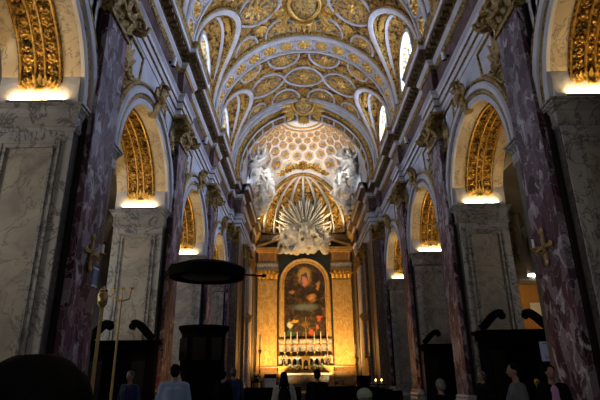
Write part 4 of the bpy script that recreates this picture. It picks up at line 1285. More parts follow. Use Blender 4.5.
# frame and painting
PX, PZ0, PZ1 = 1.9, 4.6, 11.5
def arch_outline(hw, z0, z1, n=24):
    zs = z1 - hw
    return [(-hw, z0)] + [(-hw * cos(PI * i / n), zs + hw * sin(PI * i / n)) for i in range(n + 1)] + [(hw, z0)]
m = MB()
o1 = [Vector((x, AY - .02, z)) for x, z in arch_outline(PX, PZ0, PZ1)]
m.sweep(o1, [(0, -1, 0)] * len(o1), [(.02, -.1), (.02, .05), (-.06, .09), (-.12, .04), (-.26, .06), (-.34, .14), (-.42, .12), (-.44, -.1)])
m.build('painting_frame', 'giallo', t, 40)
m = MB(); m.box(-2.35, 2.35, AY - .2, AY + .12, 4.15, 4.6); m.box(-2.3, 2.3, AY - .1, AY + .12, 3.55, 4.15)
pr = m.build('predella', 'white_m', t)
m = MB(); m.box(-2.4, 2.4, AY - .28, AY + .1, 4.5, 4.62); m.box(-2.36, 2.36, AY - .24, AY + .1, 4.1, 4.18); m.build('predella_moulding', 'gold_plain', pr)
oc = [Vector((x, 0, z)) for x, z in arch_outline(PX + .01, PZ0 - 8.0, PZ1 - 8.0)]
m = MB(); m.poly(oc); m.poly([p + Vector((0, .04, 0)) for p in oc]); m.strip(oc, [p + Vector((0, .04, 0)) for p in oc], True)
pt = m.build('altar_painting', 'painting'); pt.location = (0, AY - .03, 8.0)
tag(pt, 'tall round-headed dark oil painting with figures, above the altar', 'painting')
# ------------------------------------------------------------------ altar and what stands on it
t = thing('high_altar', 'dark fronted high altar table with pale top below the painting', 'altar', (0, 43.6, .75))
m = MB(); m.box(-1.9, 1.9, 43.2, 44.3, .75, 1.62); m.build('body', 'darkmarble', t)
m = MB(); m.box(-1.2, 1.2, 43.17, 43.2, .9, 1.5); m.build('front_panel', 'brown', t)
m = MB(); m.box(-2.05, 2.05, 43.08, 44.3, 1.62, 1.72); m.build('table_top', 'white_m', t)
m = MB(); m.box(-2.1, 2.1, 43.05, 44.2, 1.722, 1.74); m.box(-2.1, 2.1, 43.03, 43.05, 1.60, 1.74)
cl = m.build('altar_cloth', 'cloth'); tag(cl, 'white cloth along the edge of the altar table', 'altar cloth')
t = thing('altar_gradine', 'gilded stepped shelf with arcaded front behind the altar table', 'altar shelf', (0, 44.8, .75))
m = MB(); m.box(-2.35, 2.35, 44.3, 45.2, .75, 2.3); m.build('lower_tier', 'giallo', t)
m = MB(); m.box(-2.35, 2.35, 44.7, 45.2, 2.3, 3.1); m.build('upper_tier', 'white_m', t)
m = MB()
for z0_, y_ in ((2.24, 44.24), (3.04, 44.64)): m.box(-2.4, 2.4, y_, 45.2, z0_, z0_ + .08)
m.box(-2.4, 2.4, 44.26, 44.3, 1.76, 1.84); m.build('gilded_moulding', 'gold_plain', t)
m = MB()
for i in range(10):
    x = -2.16 + i * .48
    if abs(x) < .4: continue
    m.lathe([(.05, 2.38), (.035, 2.44), (.035, 2.9), (.055, 2.98), (.055, 3.04)], (x, 44.64, 0), 10)
m.build('gilded_colonnettes', 'gold_plain', t, 40)
for i in range(9):
    x = -1.92 + i * .48
    if abs(x) < .3: continue
    m = MB(); m.poly([(x + a * .15, 44.69, z) for a, z in ((-1, 2.42), (1, 2.42), (1, 2.8), (.5, 2.93), (0, 2.97), (-.5, 2.93), (-1, 2.8))]); 
    m.poly([(x + a * .15, 44.695, z) for a, z in ((-1, 2.42), (1, 2.42), (1, 2.8), (.5, 2.93), (0, 2.97), (-.5, 2.93), (-1, 2.8))]); m.build('niche_shade', 'bronze', t)  # flat dark shapes, the shade of niches put in as colour
for x in (-1.5, -.9, .9, 1.5):
    m = MB(); m.rosette((x, 44.28, 2.03), (0, -1, 0), .16, 7, .06, 1.2, (1, 0, 0)); m.build('relief', 'gold_plain', t, 50)
t = thing('tabernacle', 'gilded tabernacle with dark arched door in the middle of the altar', 'tabernacle', (0, 44.3, 1.75))
m = MB(); m.box(-.45, .45, 44.0, 44.6, 1.75, 1.9); m.box(-.36, .36, 44.05, 44.6, 1.9, 3.0); m.box(-.48, .48, 43.98, 44.6, 3.0, 3.12); cs_ = m.build('case', 'gold_plain', t)
m = MB(); m.poly([(a * .2, 44.04, z) for a, z in ((-1, 1.98), (1, 1.98), (1, 2.6), (.6, 2.76), (0, 2.84), (-.6, 2.76), (-1, 2.6))]); dr = m.build('door', 'bronze', cs_)
m = MB(); m.rosette((0, 44.03, 2.2), (0, -1, 0), .12, 8, .05); m.build('boss', 'gold_plain', cs_, 50)
m = MB()
for e in (-1, 1): m.lathe([(.06, 1.9), (.04, 1.98), (.04, 2.85), (.065, 2.95), (.065, 3.0)], (e * .3, 44.0, 0), 10)
m.build('column', 'gold_plain', t, 40)

CS = [(.17, 0), (.17, .04), (.10, .09), (.05, .16), (.035, .24), (.07, .32), (.075, .38), (.035, .46), (.028, .72), (.06, .80), (.045, .88), (.03, .95), (.09, 1.06), (.11, 1.1), (.11, 1.12), (.02, 1.13)]
def candlestick(x, y, z, k, hc, label, group, name='altar_candlestick', mat='gold_plain'):
    t = thing(name, label, 'candlestick', (x, y, z), group)
    m = MB(); m.lathe([(r * k, h * k * 1.08) for r, h in CS], (x, y, z), 14); m.build('stem', mat, t, 40)
    m = MB(); zz = z + 1.13 * k * 1.08; m.lathe([(.038 * k, 0), (.036 * k, hc), (.012, hc + .02), (0, hc + .02)], (x, y, zz), 10); m.build('candle', 'wax', t, 40)
    return t
for i, (x, nm) in enumerate(zip((-1.83, -1.28, -.72, .78, 1.36, 1.95), ('outermost on the left', 'second from the left', 'just left of the crucifix', 'just right of the crucifix', 'second from the right', 'outermost on the right'))):
    candlestick(x, 44.92, 3.12, 1.0, .85, f'tall gilt altar candlestick with white candle, {nm}', 'candlesticks on the altar')
t = thing('altar_crucifix', 'gilt standing cross with rayed head rising between the altar candles', 'crucifix', (.05, 44.3, 3.12))
m = MB(); m.lathe([(.2, 0), (.2, .05), (.09, .14), (.05, .3), (.09, .42), (.04, .55), (.04, 1.6), (.07, 1.7), (.03, 1.8)], (.05, 44.3, 3.12), 14); m.build('stand', 'gold_plain', t, 40)
m = MB(); m.box(0, .10, 44.26, 44.34, 4.9, 6.4); m.box(-.33, .43, 44.26, 44.34, 5.72, 5.84); m.build('cross', 'gold_plain', t)
m = MB()
for q in range(12):
    a = 2 * PI * q / 12
    m.leaf((.05, 44.28, 5.78), (cos(a), 0, sin(a)), (0, -1, 0), .36 if q % 3 else .22, .035, .02)
m.build('rays', 'gold_plain', t, 50)
m = MB(); m.cap((.05, 44.22, 5.35), (.05, 44.22, 5.66), .035, .05); m.ell((.05, 44.21, 5.76), (.035, .04, .045), 8, 6)
for e in (-1, 1): m.cap((.05 + e * .05, 44.22, 5.66), (.05 + e * .3, 44.23, 5.78), .02, .012, 6); m.cap((.05 + e * .015, 44.22, 5.36), (.05, 44.22, 5.06), .025, .014, 6)
m.build('figure', 'gold_dark', t, 60)
for s in (-1, 1):
    t = thing('silver_candelabrum', f'white silver branched candelabrum at the {SIDE[s]} end of the altar shelf', 'candelabrum', (s * 1.9, 44.4, 2.32))
    m = MB(s); m.lathe([(.14, 0), (.14, .04), (.04, .12), (.06, .25), (.03, .4), (.03, .62)], (1.9, 44.4, 2.32), 12); m.build('stem', 'silver', t, 40)
    for q in range(5):
        a = PI * q / 4; bx = 1.9 + .3 * cos(a)
        m = MB(s); m.tube([(1.9, 44.4, 2.8), (1.9 + .2 * cos(a), 44.4 - .05, 2.72), (bx, 44.4 - .08 * sin(a), 2.9 + .12 * sin(a))], .02, 6); m.ell((bx, 44.4 - .08 * sin(a), 2.92 + .12 * sin(a)), (.05, .05, .025), 8, 5); br = m.build('branch', 'silver', t, 50)
        m = MB(s); m.lathe([(.02, 0), (.02, .2), (0, .21)], (bx, 44.4 - .08 * sin(a), 2.94 + .12 * sin(a)), 8); m.build('candle', 'wax', br)
    for j, xx in enumerate((1.3, .78)):
        t = thing('flower_vase', f"white flowers in a gilt vase on the altar, {'outer' if j == 0 else 'inner'} vase on the {SIDE[s]}", 'flowers', (s * xx, 43.9, 1.74), 'altar flowers')
        m = MB(s); m.lathe([(.08, 0), (.04, .06), (.10, .2), (.11, .28), (.07, .36), (.09, .40)], (xx, 43.9, 1.74), 12); m.build('vase', 'gold_plain', t, 40)
        rng = random.Random(int(xx * 100) + s); m = MB(s); g = MB(s)
        for q in range(26):
            d = Vector((rng.uniform(-1, 1), rng.uniform(-1, .6), rng.uniform(.1, 1))).normalized() * rng.uniform(.14, .28)
            p = Vector((xx, 43.9, 2.24)) + d
            if q % 3: m.rosette(p, d, .06, 5, .03)
            else: g.leaf(Vector((xx, 43.9, 2.16)), d, (0, -1, .3), .3, .05, .1)
            g.tube([(xx, 43.9, 2.08), tuple(p)], .006, 4)
        g.build('leaves', 'leaves', t); m.build('blossoms', 'petal', t, 50)

# ------------------------------------------------------------------ choir furniture
t = thing('paschal_candlestick', 'tall thin candlestick with white candle before the pilaster left of the altar', 'candlestick', (-3.75, 41.6, .45))
m = MB(); m.lathe([(.3, 0), (.3, .08), (.12, .2), (.06, .4), (.05, 1.4), (.1, 1.5), (.05, 1.6), (.045, 2.7), (.14, 2.95), (.16, 3.05), (.16, 3.1), (.03, 3.12)], (-3.75, 41.6, .45), 14); m.build('stem', 'silver', t, 40)
m = MB(); m.lathe([(.055, 3.1), (.05, 4.3), (.01, 4.35), (0, 4.35)], (-3.75, 41.6, .45), 10); m.build('candle', 'wax', t, 40)
candlestick(4.05, 41.6, .45, 2.0, 1.0, 'tall gilt standing candlestick before the pilaster right of the altar', None, 'standing_candlestick')
t = thing('draped_ambo', 'white draped reading desk standing left of the altar steps', 'lectern', (-2.55, 36.0, .45))
m = MB(); m.grid(lambda u, v: (-2.93 + .76 * u, 35.75 + .02 * sin(u * 22) * (1 - v), .47 + 1.02 * v), 30, 6); m.box(-2.93, -2.17, 35.78, 36.2, .47, 1.49); m.build('drape', 'cloth', t, 40)
m = MB(); m.obox((-2.55, 36.0, 1.55), (1, 0, 0), (0, .93, .35), (0, -.35, .93), .42, .3, .03); m.build('desk_top', 'wood', t)
t = thing('side_table', 'low dark table beside the white draped reading desk', 'table', (-3.5, 36.4, .45))
m = MB(); m.box(-3.95, -3.1, 36.1, 36.7, 1.15, 1.22); m.build('table_top', 'wood', t)
for x in (-3.9, -3.2):
    for y in (36.15, 36.6):
        m = MB(); m.box(x, x + .05, y, y + .05, .45, 1.15); m.build('leg', 'wood', t)
t = thing('flower_arrangement', 'white flowers and leaves on the low dark side table', 'flowers', (-3.5, 36.4, 1.22))
rng = random.Random(3); m = MB(); g = MB(); v_ = MB(); v_.lathe([(.1, 0), (.14, .1), (.1, .2)], (-3.5, 36.4, 1.22), 12); v_.build('bowl', 'iron', t, 40)
for q in range(34):
    d = Vector((rng.uniform(-1, 1), rng.uniform(-1, 1), rng.uniform(.2, 1))).normalized() * rng.uniform(.12, .36); p = Vector((-3.5, 36.4, 1.38)) + d
    if q % 2: m.rosette(p, d, .055, 5, .03)
    g.leaf(Vector((-3.5, 36.4, 1.36)), d, (0, -1, .3), .34, .05, .1)
g.build('leaves', 'leaves', t); m.build('blossoms', 'petal', t, 50)
for s in (-1, 1):
    t = thing('gilt_wall_bracket', f'gilded angled candle bracket on the choir wall, {SIDE[s]} of the altar', 'bracket', (s * 4.5, 38.2, 5.6))
    m = MB(s); m.tube([(HX, 38.2, 5.3), (4.5, 38.1, 5.35), (4.3, 38.0, 5.7)], .05, 8); m.build('arm', 'gold_plain', t, 50)
    m = MB(s); m.obox((4.3, 38.0, 5.85), (1, 0, .7), (0, 1, 0), (-.7, 0, 1), .28, .12, .12); m.scroll((4.35, 38.0, 5.55), (1, 0, 0), (0, 0, 1), (0, -1, 0), .2, .05); m.build('bracket_head', 'gold_plain', t, 50)
t = thing('choir_stall', 'dark wooden choir stall with gilded finials against the choir wall right of the altar', 'stall', (4.3, 37.8, .45))
m = MB(); m.box(3.7, 4.5, 36.9, 38.9, .45, .95); m.build('seat', 'wood', t)
m = MB(); m.box(4.4, 4.52, 36.9, 38.9, .45, 2.7); m.build('back', 'gold_dark', t)
for y in (36.9, 37.9, 38.8):
    m = MB(); m.box(3.7, 4.52, y, y + .08, .45, 1.5); m.build('armrest', 'wood', t)
    m = MB(); m.lathe([(.05, 2.7), (.09, 2.8), (.03, 2.88), (.07, 2.98), (0, 3.1)], (4.46, y + .04, 0), 10); m.build('finial', 'gold_plain', t, 50)
t = thing('votive_stand', 'black iron votive stand in front of the choir pier, with two lit candles', 'candle stand', (4.15, 31.0, 0))
m = MB(); m.box(3.7, 4.6, 30.8, 31.2, .98, 1.04); m.lathe([(.2, 0), (.2, .04), (.04, .1), (.04, .98)], (4.15, 31.0, 0), 10); m.build('tray', 'iron', t)
for x in (4.0, 4.35):
    m = MB(); m.lathe([(.05, 1.04), (.05, 1.2), (0, 1.2)], (x, 31, 0), 10); cn = m.build('candle', 'wax', t)
    m = MB(); m.ell((x, 31, 1.26), (.035, .035, .06), 8, 6); m.build('flame', 'flame', cn, 60)

# ------------------------------------------------------------------ pulpit and sounding board
pc = Vector((-3.72, 17.3, 0))
t = thing('pulpit', 'black wooden drum pulpit standing under the round sounding board', 'pulpit', pc)
m = MB(); m.lathe([(.55, 0), (.6, .1), (.6, 1.3), (.72, 1.7), (.76, 1.85), (.74, 1.95), (.74, 2.95), (.78, 3.0), (.86, 3.12), (.86, 3.2), (.7, 3.2), (.7, 2.2), (0, 2.2)], pc, 24); m.build('drum', 'wood', t, 30)
for q in range(8):
    a = 2 * PI * q / 8
    m = MB(); m.obox(pc + Vector((cos(a) * .745, sin(a) * .745, 2.45)), (-sin(a), cos(a), 0), (cos(a), sin(a), 0), (0, 0, 1), .2, .02, .36); m.build('carved_panel', 'bronze', t)
t = thing('sounding_board', 'large round black sounding board hanging above the pulpit', 'sounding board', pc + Vector((0, 0, 4.95)))
m = MB(); m.lathe([(0, 5.05), (1.15, 5.05), (1.22, 5.0), (1.3, 5.0), (1.32, 5.1), (1.36, 5.28), (1.32, 5.34), (.9, 5.5), (.3, 5.62), (0, 5.64)], pc + Vector((0, 0, -.13)), 36); m.build('canopy', 'wood', t, 30)
m = MB(); m.lathe([(.0, 5.03), (.8, 5.03), (.86, 5.05), (.86, 5.06)], pc + Vector((0, 0, -.13)), 30); m.build('inner_moulding', 'bronze', t, 30)
m = MB(); m.tube([pc + Vector((0, .3, 5.37)), pc + Vector((-.6, .3, 5.5)), (-5.11, 17.6, 5.42)], .05, 8); m.build('iron_stay', 'iron', t, 40)
m = MB(); m.tube([pc + Vector((1.3, .2, 5.02)), pc + Vector((1.95, .35, 5.0))], .035, 8); m.ell(pc + Vector((2.0, .35, 5.0)), (.09, .07, .07), 8, 6); m.build('arm', 'iron', t, 40)

# ------------------------------------------------------------------ confessionals
def confessional(s, d, yf, H, hw, label):
    t = thing('confessional', label, 'confessional', (s * d, yf + .5, 0), 'dark confessionals at the piers')
    m = MB(s); m.box(d - hw, d + hw, yf, yf + 1.0, .0, .2); m.box(d - hw + .05, d - .42, yf + .06, yf + 1.0, .2, H - .25); m.box(d + .42, d + hw - .05, yf + .06, yf + 1.0, .2, H - .25); m.box(d - .42, d + .42, yf + .7, yf + 1.0, .2, H - .25); m.build('body', 'wood', t)
    m = MB(s); m.box(d - .42, d + .42, yf + .1, yf + .14, .2, 1.15); m.build('half_door', 'wood', t)
    m = MB(s); m.grid(lambda u, v: (d - .42 + .84 * u, yf + .3 + .03 * sin(u * 40), 1.1 + (H - 1.35) * v), 40, 2); m.build('curtain', 'c_black', t, 60)
    for e in (-1, 1):
        m = MB(s); x = d + e * (hw + .40) / 2; m.box(x - .2, x + .2, yf + .03, yf + .06, .5, H - .6); m.build('side_panel', 'bronze', t)
    m = MB(s); m.plan([(-.2, H - .28), (.02, H - .28), (.06, H - .2), (.06, H - .14), (.16, H - .06), (.18, H), (-.2, H)], [(d + hw, yf + .1), (d + hw, yf + .05), (d - hw, yf + .05), (d - hw, yf + .95)] if False else [(d - hw, yf + .95), (d - hw, yf + .03), (d + hw, yf + .03), (d + hw, yf + .95)][::-1])
    m.box(d - hw, d + hw, yf + .05, yf + .95, H - .28, H - .02); m.build('cornice', 'wood', t)
    for e in (-1, 1):      # swan-neck halves
        m = MB(s); pts = []
        for i in range(15):
            q = i / 14
            pts.append(Vector((d + e * (hw + .1 - q * (hw * .72)), yf + .12, H + .06 + .50 * (sin(q * PI / 2) ** 1.3) + (.0 if q < .8 else -.06 * ((q - .8) / .2) ** 2))))
        m.sweep(pts, [(0, -1, 0)] * 15, [(-.11, -.1), (-.11, .1), (.11, .1), (.11, -.1)])
        m.ell(pts[-1] + Vector((0, -.02, -.05)), (.13, .1, .13), 10, 7)
        m.build('swan_neck', 'wood', t, 40)
confessional(-1, 6.1, 15.88, 2.68, .92, 'black wooden confessional with swan-neck top against the second pier of the left arcade')
confessional(1, 6.38, 15.88, 2.86, .98, 'black wooden confessional with swan-neck top against the second pier of the right arcade')
confessional(1, 6.3, 23.28, 2.86, .98, 'black wooden confessional half hidden by a pilaster, against the third pier of the right arcade')

# ------------------------------------------------------------------ wall crosses, torcheres, right aisle chapel
for s, y in ((-1, 10.75), (1, 10.75)):
    z = 4.25; D = DW - .24
    t = thing('consecration_cross', f'gilt cross with candle arm fixed to the first pilaster of the {SIDE[s]} arcade', 'cross', (s * D, y, z), 'consecration crosses')
    m = MB(s); m.box(D - .04, D, y - .04, y + .04, z - .34, z + .34); m.box(D - .04, D, y - .28, y + .28, z - .04, z + .04)
    for a, b in ((0, .36), (0, -.36), (.3, 0), (-.3, 0)): m.ell((D - .03, y + a, z + b), (.03, .08, .08), 8, 6)
    m.build('cross', 'gold_paint', t, 40)
    m = MB(s); m.tube([(D, y, z - .1), (D - .25, y - .05, z - .2), (D - .3, y - .08, z - .1)], .025, 8); m.lathe([(.03, 0), (.08, .03), (.08, .05), (.02, .06)], (D - .3, y - .08, z - .1), 10); m.build('candle_arm', 'gold_paint', t, 40)
    m = MB(s); m.lathe([(.03, .05), (.03, .25), (0, .26)], (D - .3, y - .08, z - .1), 8); m.build('candle', 'wax', t, 40)
t = thing('number_plaque', 'small pale plaque on the first left pilaster, below its gilt cross', 'plaque', (-DW + .2, 11.1, 3.75))
m = MB(-1); m.box(DW - .27, DW - .24, 10.98, 11.2, 3.55, 3.95); m.build('plate', 'c_blue', t)
m = MB(-1); m.box(DW - .28, DW - .24, 10.96, 11.22, 3.93, 3.97); m.box(DW - .28, DW - .24, 10.96, 11.22, 3.53, 3.57); m.build('plate_border', 'lamp_white', t)
t = thing('gilt_pole_lantern', 'tall gilt processional pole with lantern head behind the first left pilaster', 'pole', (-5.45, 12.6, 0))
m = MB(); m.lathe([(.18, 0), (.18, .06), (.05, .12), (.04, 3.5)], (-5.45, 12.6, -.2), 10); m.build('pole', 'gold_paint', t, 40)
m = MB(); m.lathe([(.04, 3.45), (.12, 3.55), (.13, 3.8), (.09, 3.86), (.11, 3.9), (0, 4.02)], (-5.45, 12.6, -.2), 10); m.build('lantern', 'gold_dark', t, 40)
t = thing('gilt_candelabrum', 'slender gilt floor candelabrum with forked top beside the second left pier', 'candelabrum', (-5.55, 14.2, 0))
m = MB(); m.lathe([(.2, 0), (.2, .06), (.04, .14), (.025, 3.7)], (-5.55, 14.2, 0), 10); m.build('stem', 'gold_paint', t, 40)
for e in (-1, 0, 1):
    m = MB(); m.tube([(-5.55, 14.2, 3.65), (-5.55 + e * .22, 14.2, 3.72), (-5.55 + e * .26, 14.2, 4.0)], .025, 6); m.lathe([(.06, 0), (.07, .04), (.0, .05)], (-5.55 + e * .26, 14.2, 4.0), 8); m.build('branch', 'gold_plain', t, 40)

# right aisle: lit chapel pier with papers, a tube lamp above, a blue notice board in front
m = MB(); m.box(10.2, 13.2, 23.8, 24.2, 0, 5.6); struct(m.build('wall_chapel', 'ochre'))
m = MB(); m.plan([(-.1, 5.6), (.1, 5.6), (.2, 5.75), (.2, 5.85), (-.1, 5.85)], [(10.2, 23.8), (13.2, 23.8)][::-1]); struct(m.build('trim_4', 'plaster'))
t = thing('tube_lamp', 'glaring white fluorescent tube lamp above the ochre chapel wall in the right aisle', 'lamp', (10.9, 23.6, 6.15))
m = MB(); m.box(10.6, 11.3, 23.62, 23.7, 6.04, 6.14); m.box(10.85, 11.0, 23.66, 23.9, 5.84, 6.2); m.build('housing', 'lamp_grey', t)
m = MB(); m.tube([(10.65, 23.6, 6.0), (11.25, 23.6, 6.0)], .055, 10); m.build('tube', 'tube', t, 40)
for nm, (x0, x1, z0_, z1_), lb in (('wall_notice', (10.55, 11.25, 3.9, 4.72), 'square cream wall notice on the ochre chapel wall'), ('wall_poster', (11.34, 11.75, 3.65, 4.95), 'tall narrow cream poster beside the square notice'), ('wall_leaflet', (11.1, 11.6, 2.1, 2.95), 'cream sheet low on the ochre chapel wall, behind the blue notice board')):
    t = thing(nm, lb, 'notice', ((x0 + x1) / 2, 23.8, z0_))
    m = MB(); m.box(x0, x1, 23.77, 23.8, z0_, z1_); m.build('sheet', 'paper', t)
    m = MB(); m.box(x0 - .04, x0, 23.75, 23.8, z0_ - .04, z1_ + .04); m.box(x1, x1 + .04, 23.75, 23.8, z0_ - .04, z1_ + .04); m.box(x0, x1, 23.75, 23.8, z0_ - .04, z0_); m.box(x0, x1, 23.75, 23.8, z1_, z1_ + .04); m.build('frame', 'ochre', t)
# stained window tracery of the chapel beyond
r = sroot('window_9', (11.1, 25.5, 6.5))
m = MB(); m.box(10.9, 11.15, 24.2, 27.5, 6.0, 9.4); m.build('frame', 'plaster', r)
m = MB()
for z in (6.7, 7.6, 8.5):
    for y in (25.0, 25.9, 26.8): m.tube([(10.88, y + .36 * cos(q), z + .36 * sin(q)) for q in (2 * PI * j / 20 for j in range(20))], .05, 6, True)
m.build('roundels', 'gold_dark', r, 50)
t = thing('notice_board', 'pale blue notice board on a stand in the first right arch, beside the first pilaster', 'notice board', (5.78, 12.4, 0))
def ROT(p):
    a_ = rad(-32); X, Y = p[0] - 5.66, p[1] - 12.4
    return (5.66 + X * cos(a_) - Y * sin(a_), 12.4 + X * sin(a_) + Y * cos(a_), p[2])
m = MB(); m.box(5.40, 5.93, 12.38, 12.42, 1.84, 2.30); m.v = [ROT(p) for p in m.v]; bd = m.build('board', 'bluepaper', t)
m = MB(); m.box(5.64, 5.68, 12.42, 12.46, 0, 2.2); m.box(5.45, 5.9, 12.3, 12.6, 0, .03); m.build('stand', 'iron', t)
m = MB(); rng = random.Random(9)
for row, (zz, x0, x1, h) in enumerate(((2.24, 5.48, 5.85, .03), (2.17, 5.56, 5.78, .026), (1.95, 5.49, 5.60, .012), (1.92, 5.49, 5.64, .012), (1.89, 5.49, 5.58, .012))):
    x = x0
    while x < x1:
        w_ = rng.uniform(.010, .02); m.box(x, x + w_, 12.374, 12.38, zz, zz + h * rng.choice((.7, 1, 1))); x += w_ + .006 + (.015 if rng.random() < .18 else 0)
m.v = [ROT(p) for p in m.v]; m.build('lettering', 'ink', bd)
m = MB(); m.poly([(5.72, 12.376, 1.96), (5.85, 12.376, 1.96), (5.83, 12.376, 2.04), (5.78, 12.376, 2.14), (5.75, 12.376, 2.12)]); m.v = [ROT(p) for p in m.v]; m.build('pictogram', 'ink', bd)
t = thing('leaflet_sheet', 'smaller pale blue sheet hanging below the notice board', 'notice', (6.0, 12.34, 1.2))
m = MB(); m.box(5.7, 5.94, 12.34, 12.36, 1.45, 1.8); m.build('sheet', 'bluepaper', t)
m = MB(); m.box(5.71, 5.93, 12.335, 12.34, 1.76, 1.79); m.build('clip', 'iron', t)
for i, (x, y) in enumerate(((6.15, 14.6), (6.75, 14.4))):
    t = thing('gilt_barrier_post', f"short gilt barrier post in the first right arch, {'nearer the nave' if i == 0 else 'nearer the aisle'}", 'post', (x, y, 0))
    m = MB(); m.lathe([(.16, 0), (.16, .03), (.03, .08), (.03, 1.25)], (x, y, 0), 10); m.build('shaft', 'gold_plain', t, 40)
    m = MB(); m.lathe([(.03, 1.25), (.07, 1.3), (.07, 1.38), (0, 1.44)], (x, y, 0), 10); m.build('knob', 'gold_plain', t, 40)

# pews
def pew(x, y, label):
    t = thing('pew', label, 'pew', (x, y, 0), 'pews in the dark nave')
    m = MB(); m.box(x - 1.5, x + 1.5, y - .2, y + .22, .42, .46); m.build('seat', 'wood', t)
    m = MB(); m.box(x - 1.5, x + 1.5, y - .26, y - .22, .42, .95); m.box(x - 1.5, x + 1.5, y - .28, y - .18, .95, .99); m.build('backrest', 'wood', t)
    for e in (-1, 1):
        m = MB(); m.box(x + e * 1.5 - .03, x + e * 1.5 + .03, y - .26, y + .26, 0, .92); m.build('end_panel', 'wood', t)
for i in range(5):
    for s in (-1, 1): pew(s * 1.95, 20.5 + 2.0 * i, f"dark wooden pew {SIDE[s]} of the aisle, {('first', 'second', 'third', 'fourth', 'fifth')[4 - i]} row from the choir steps")

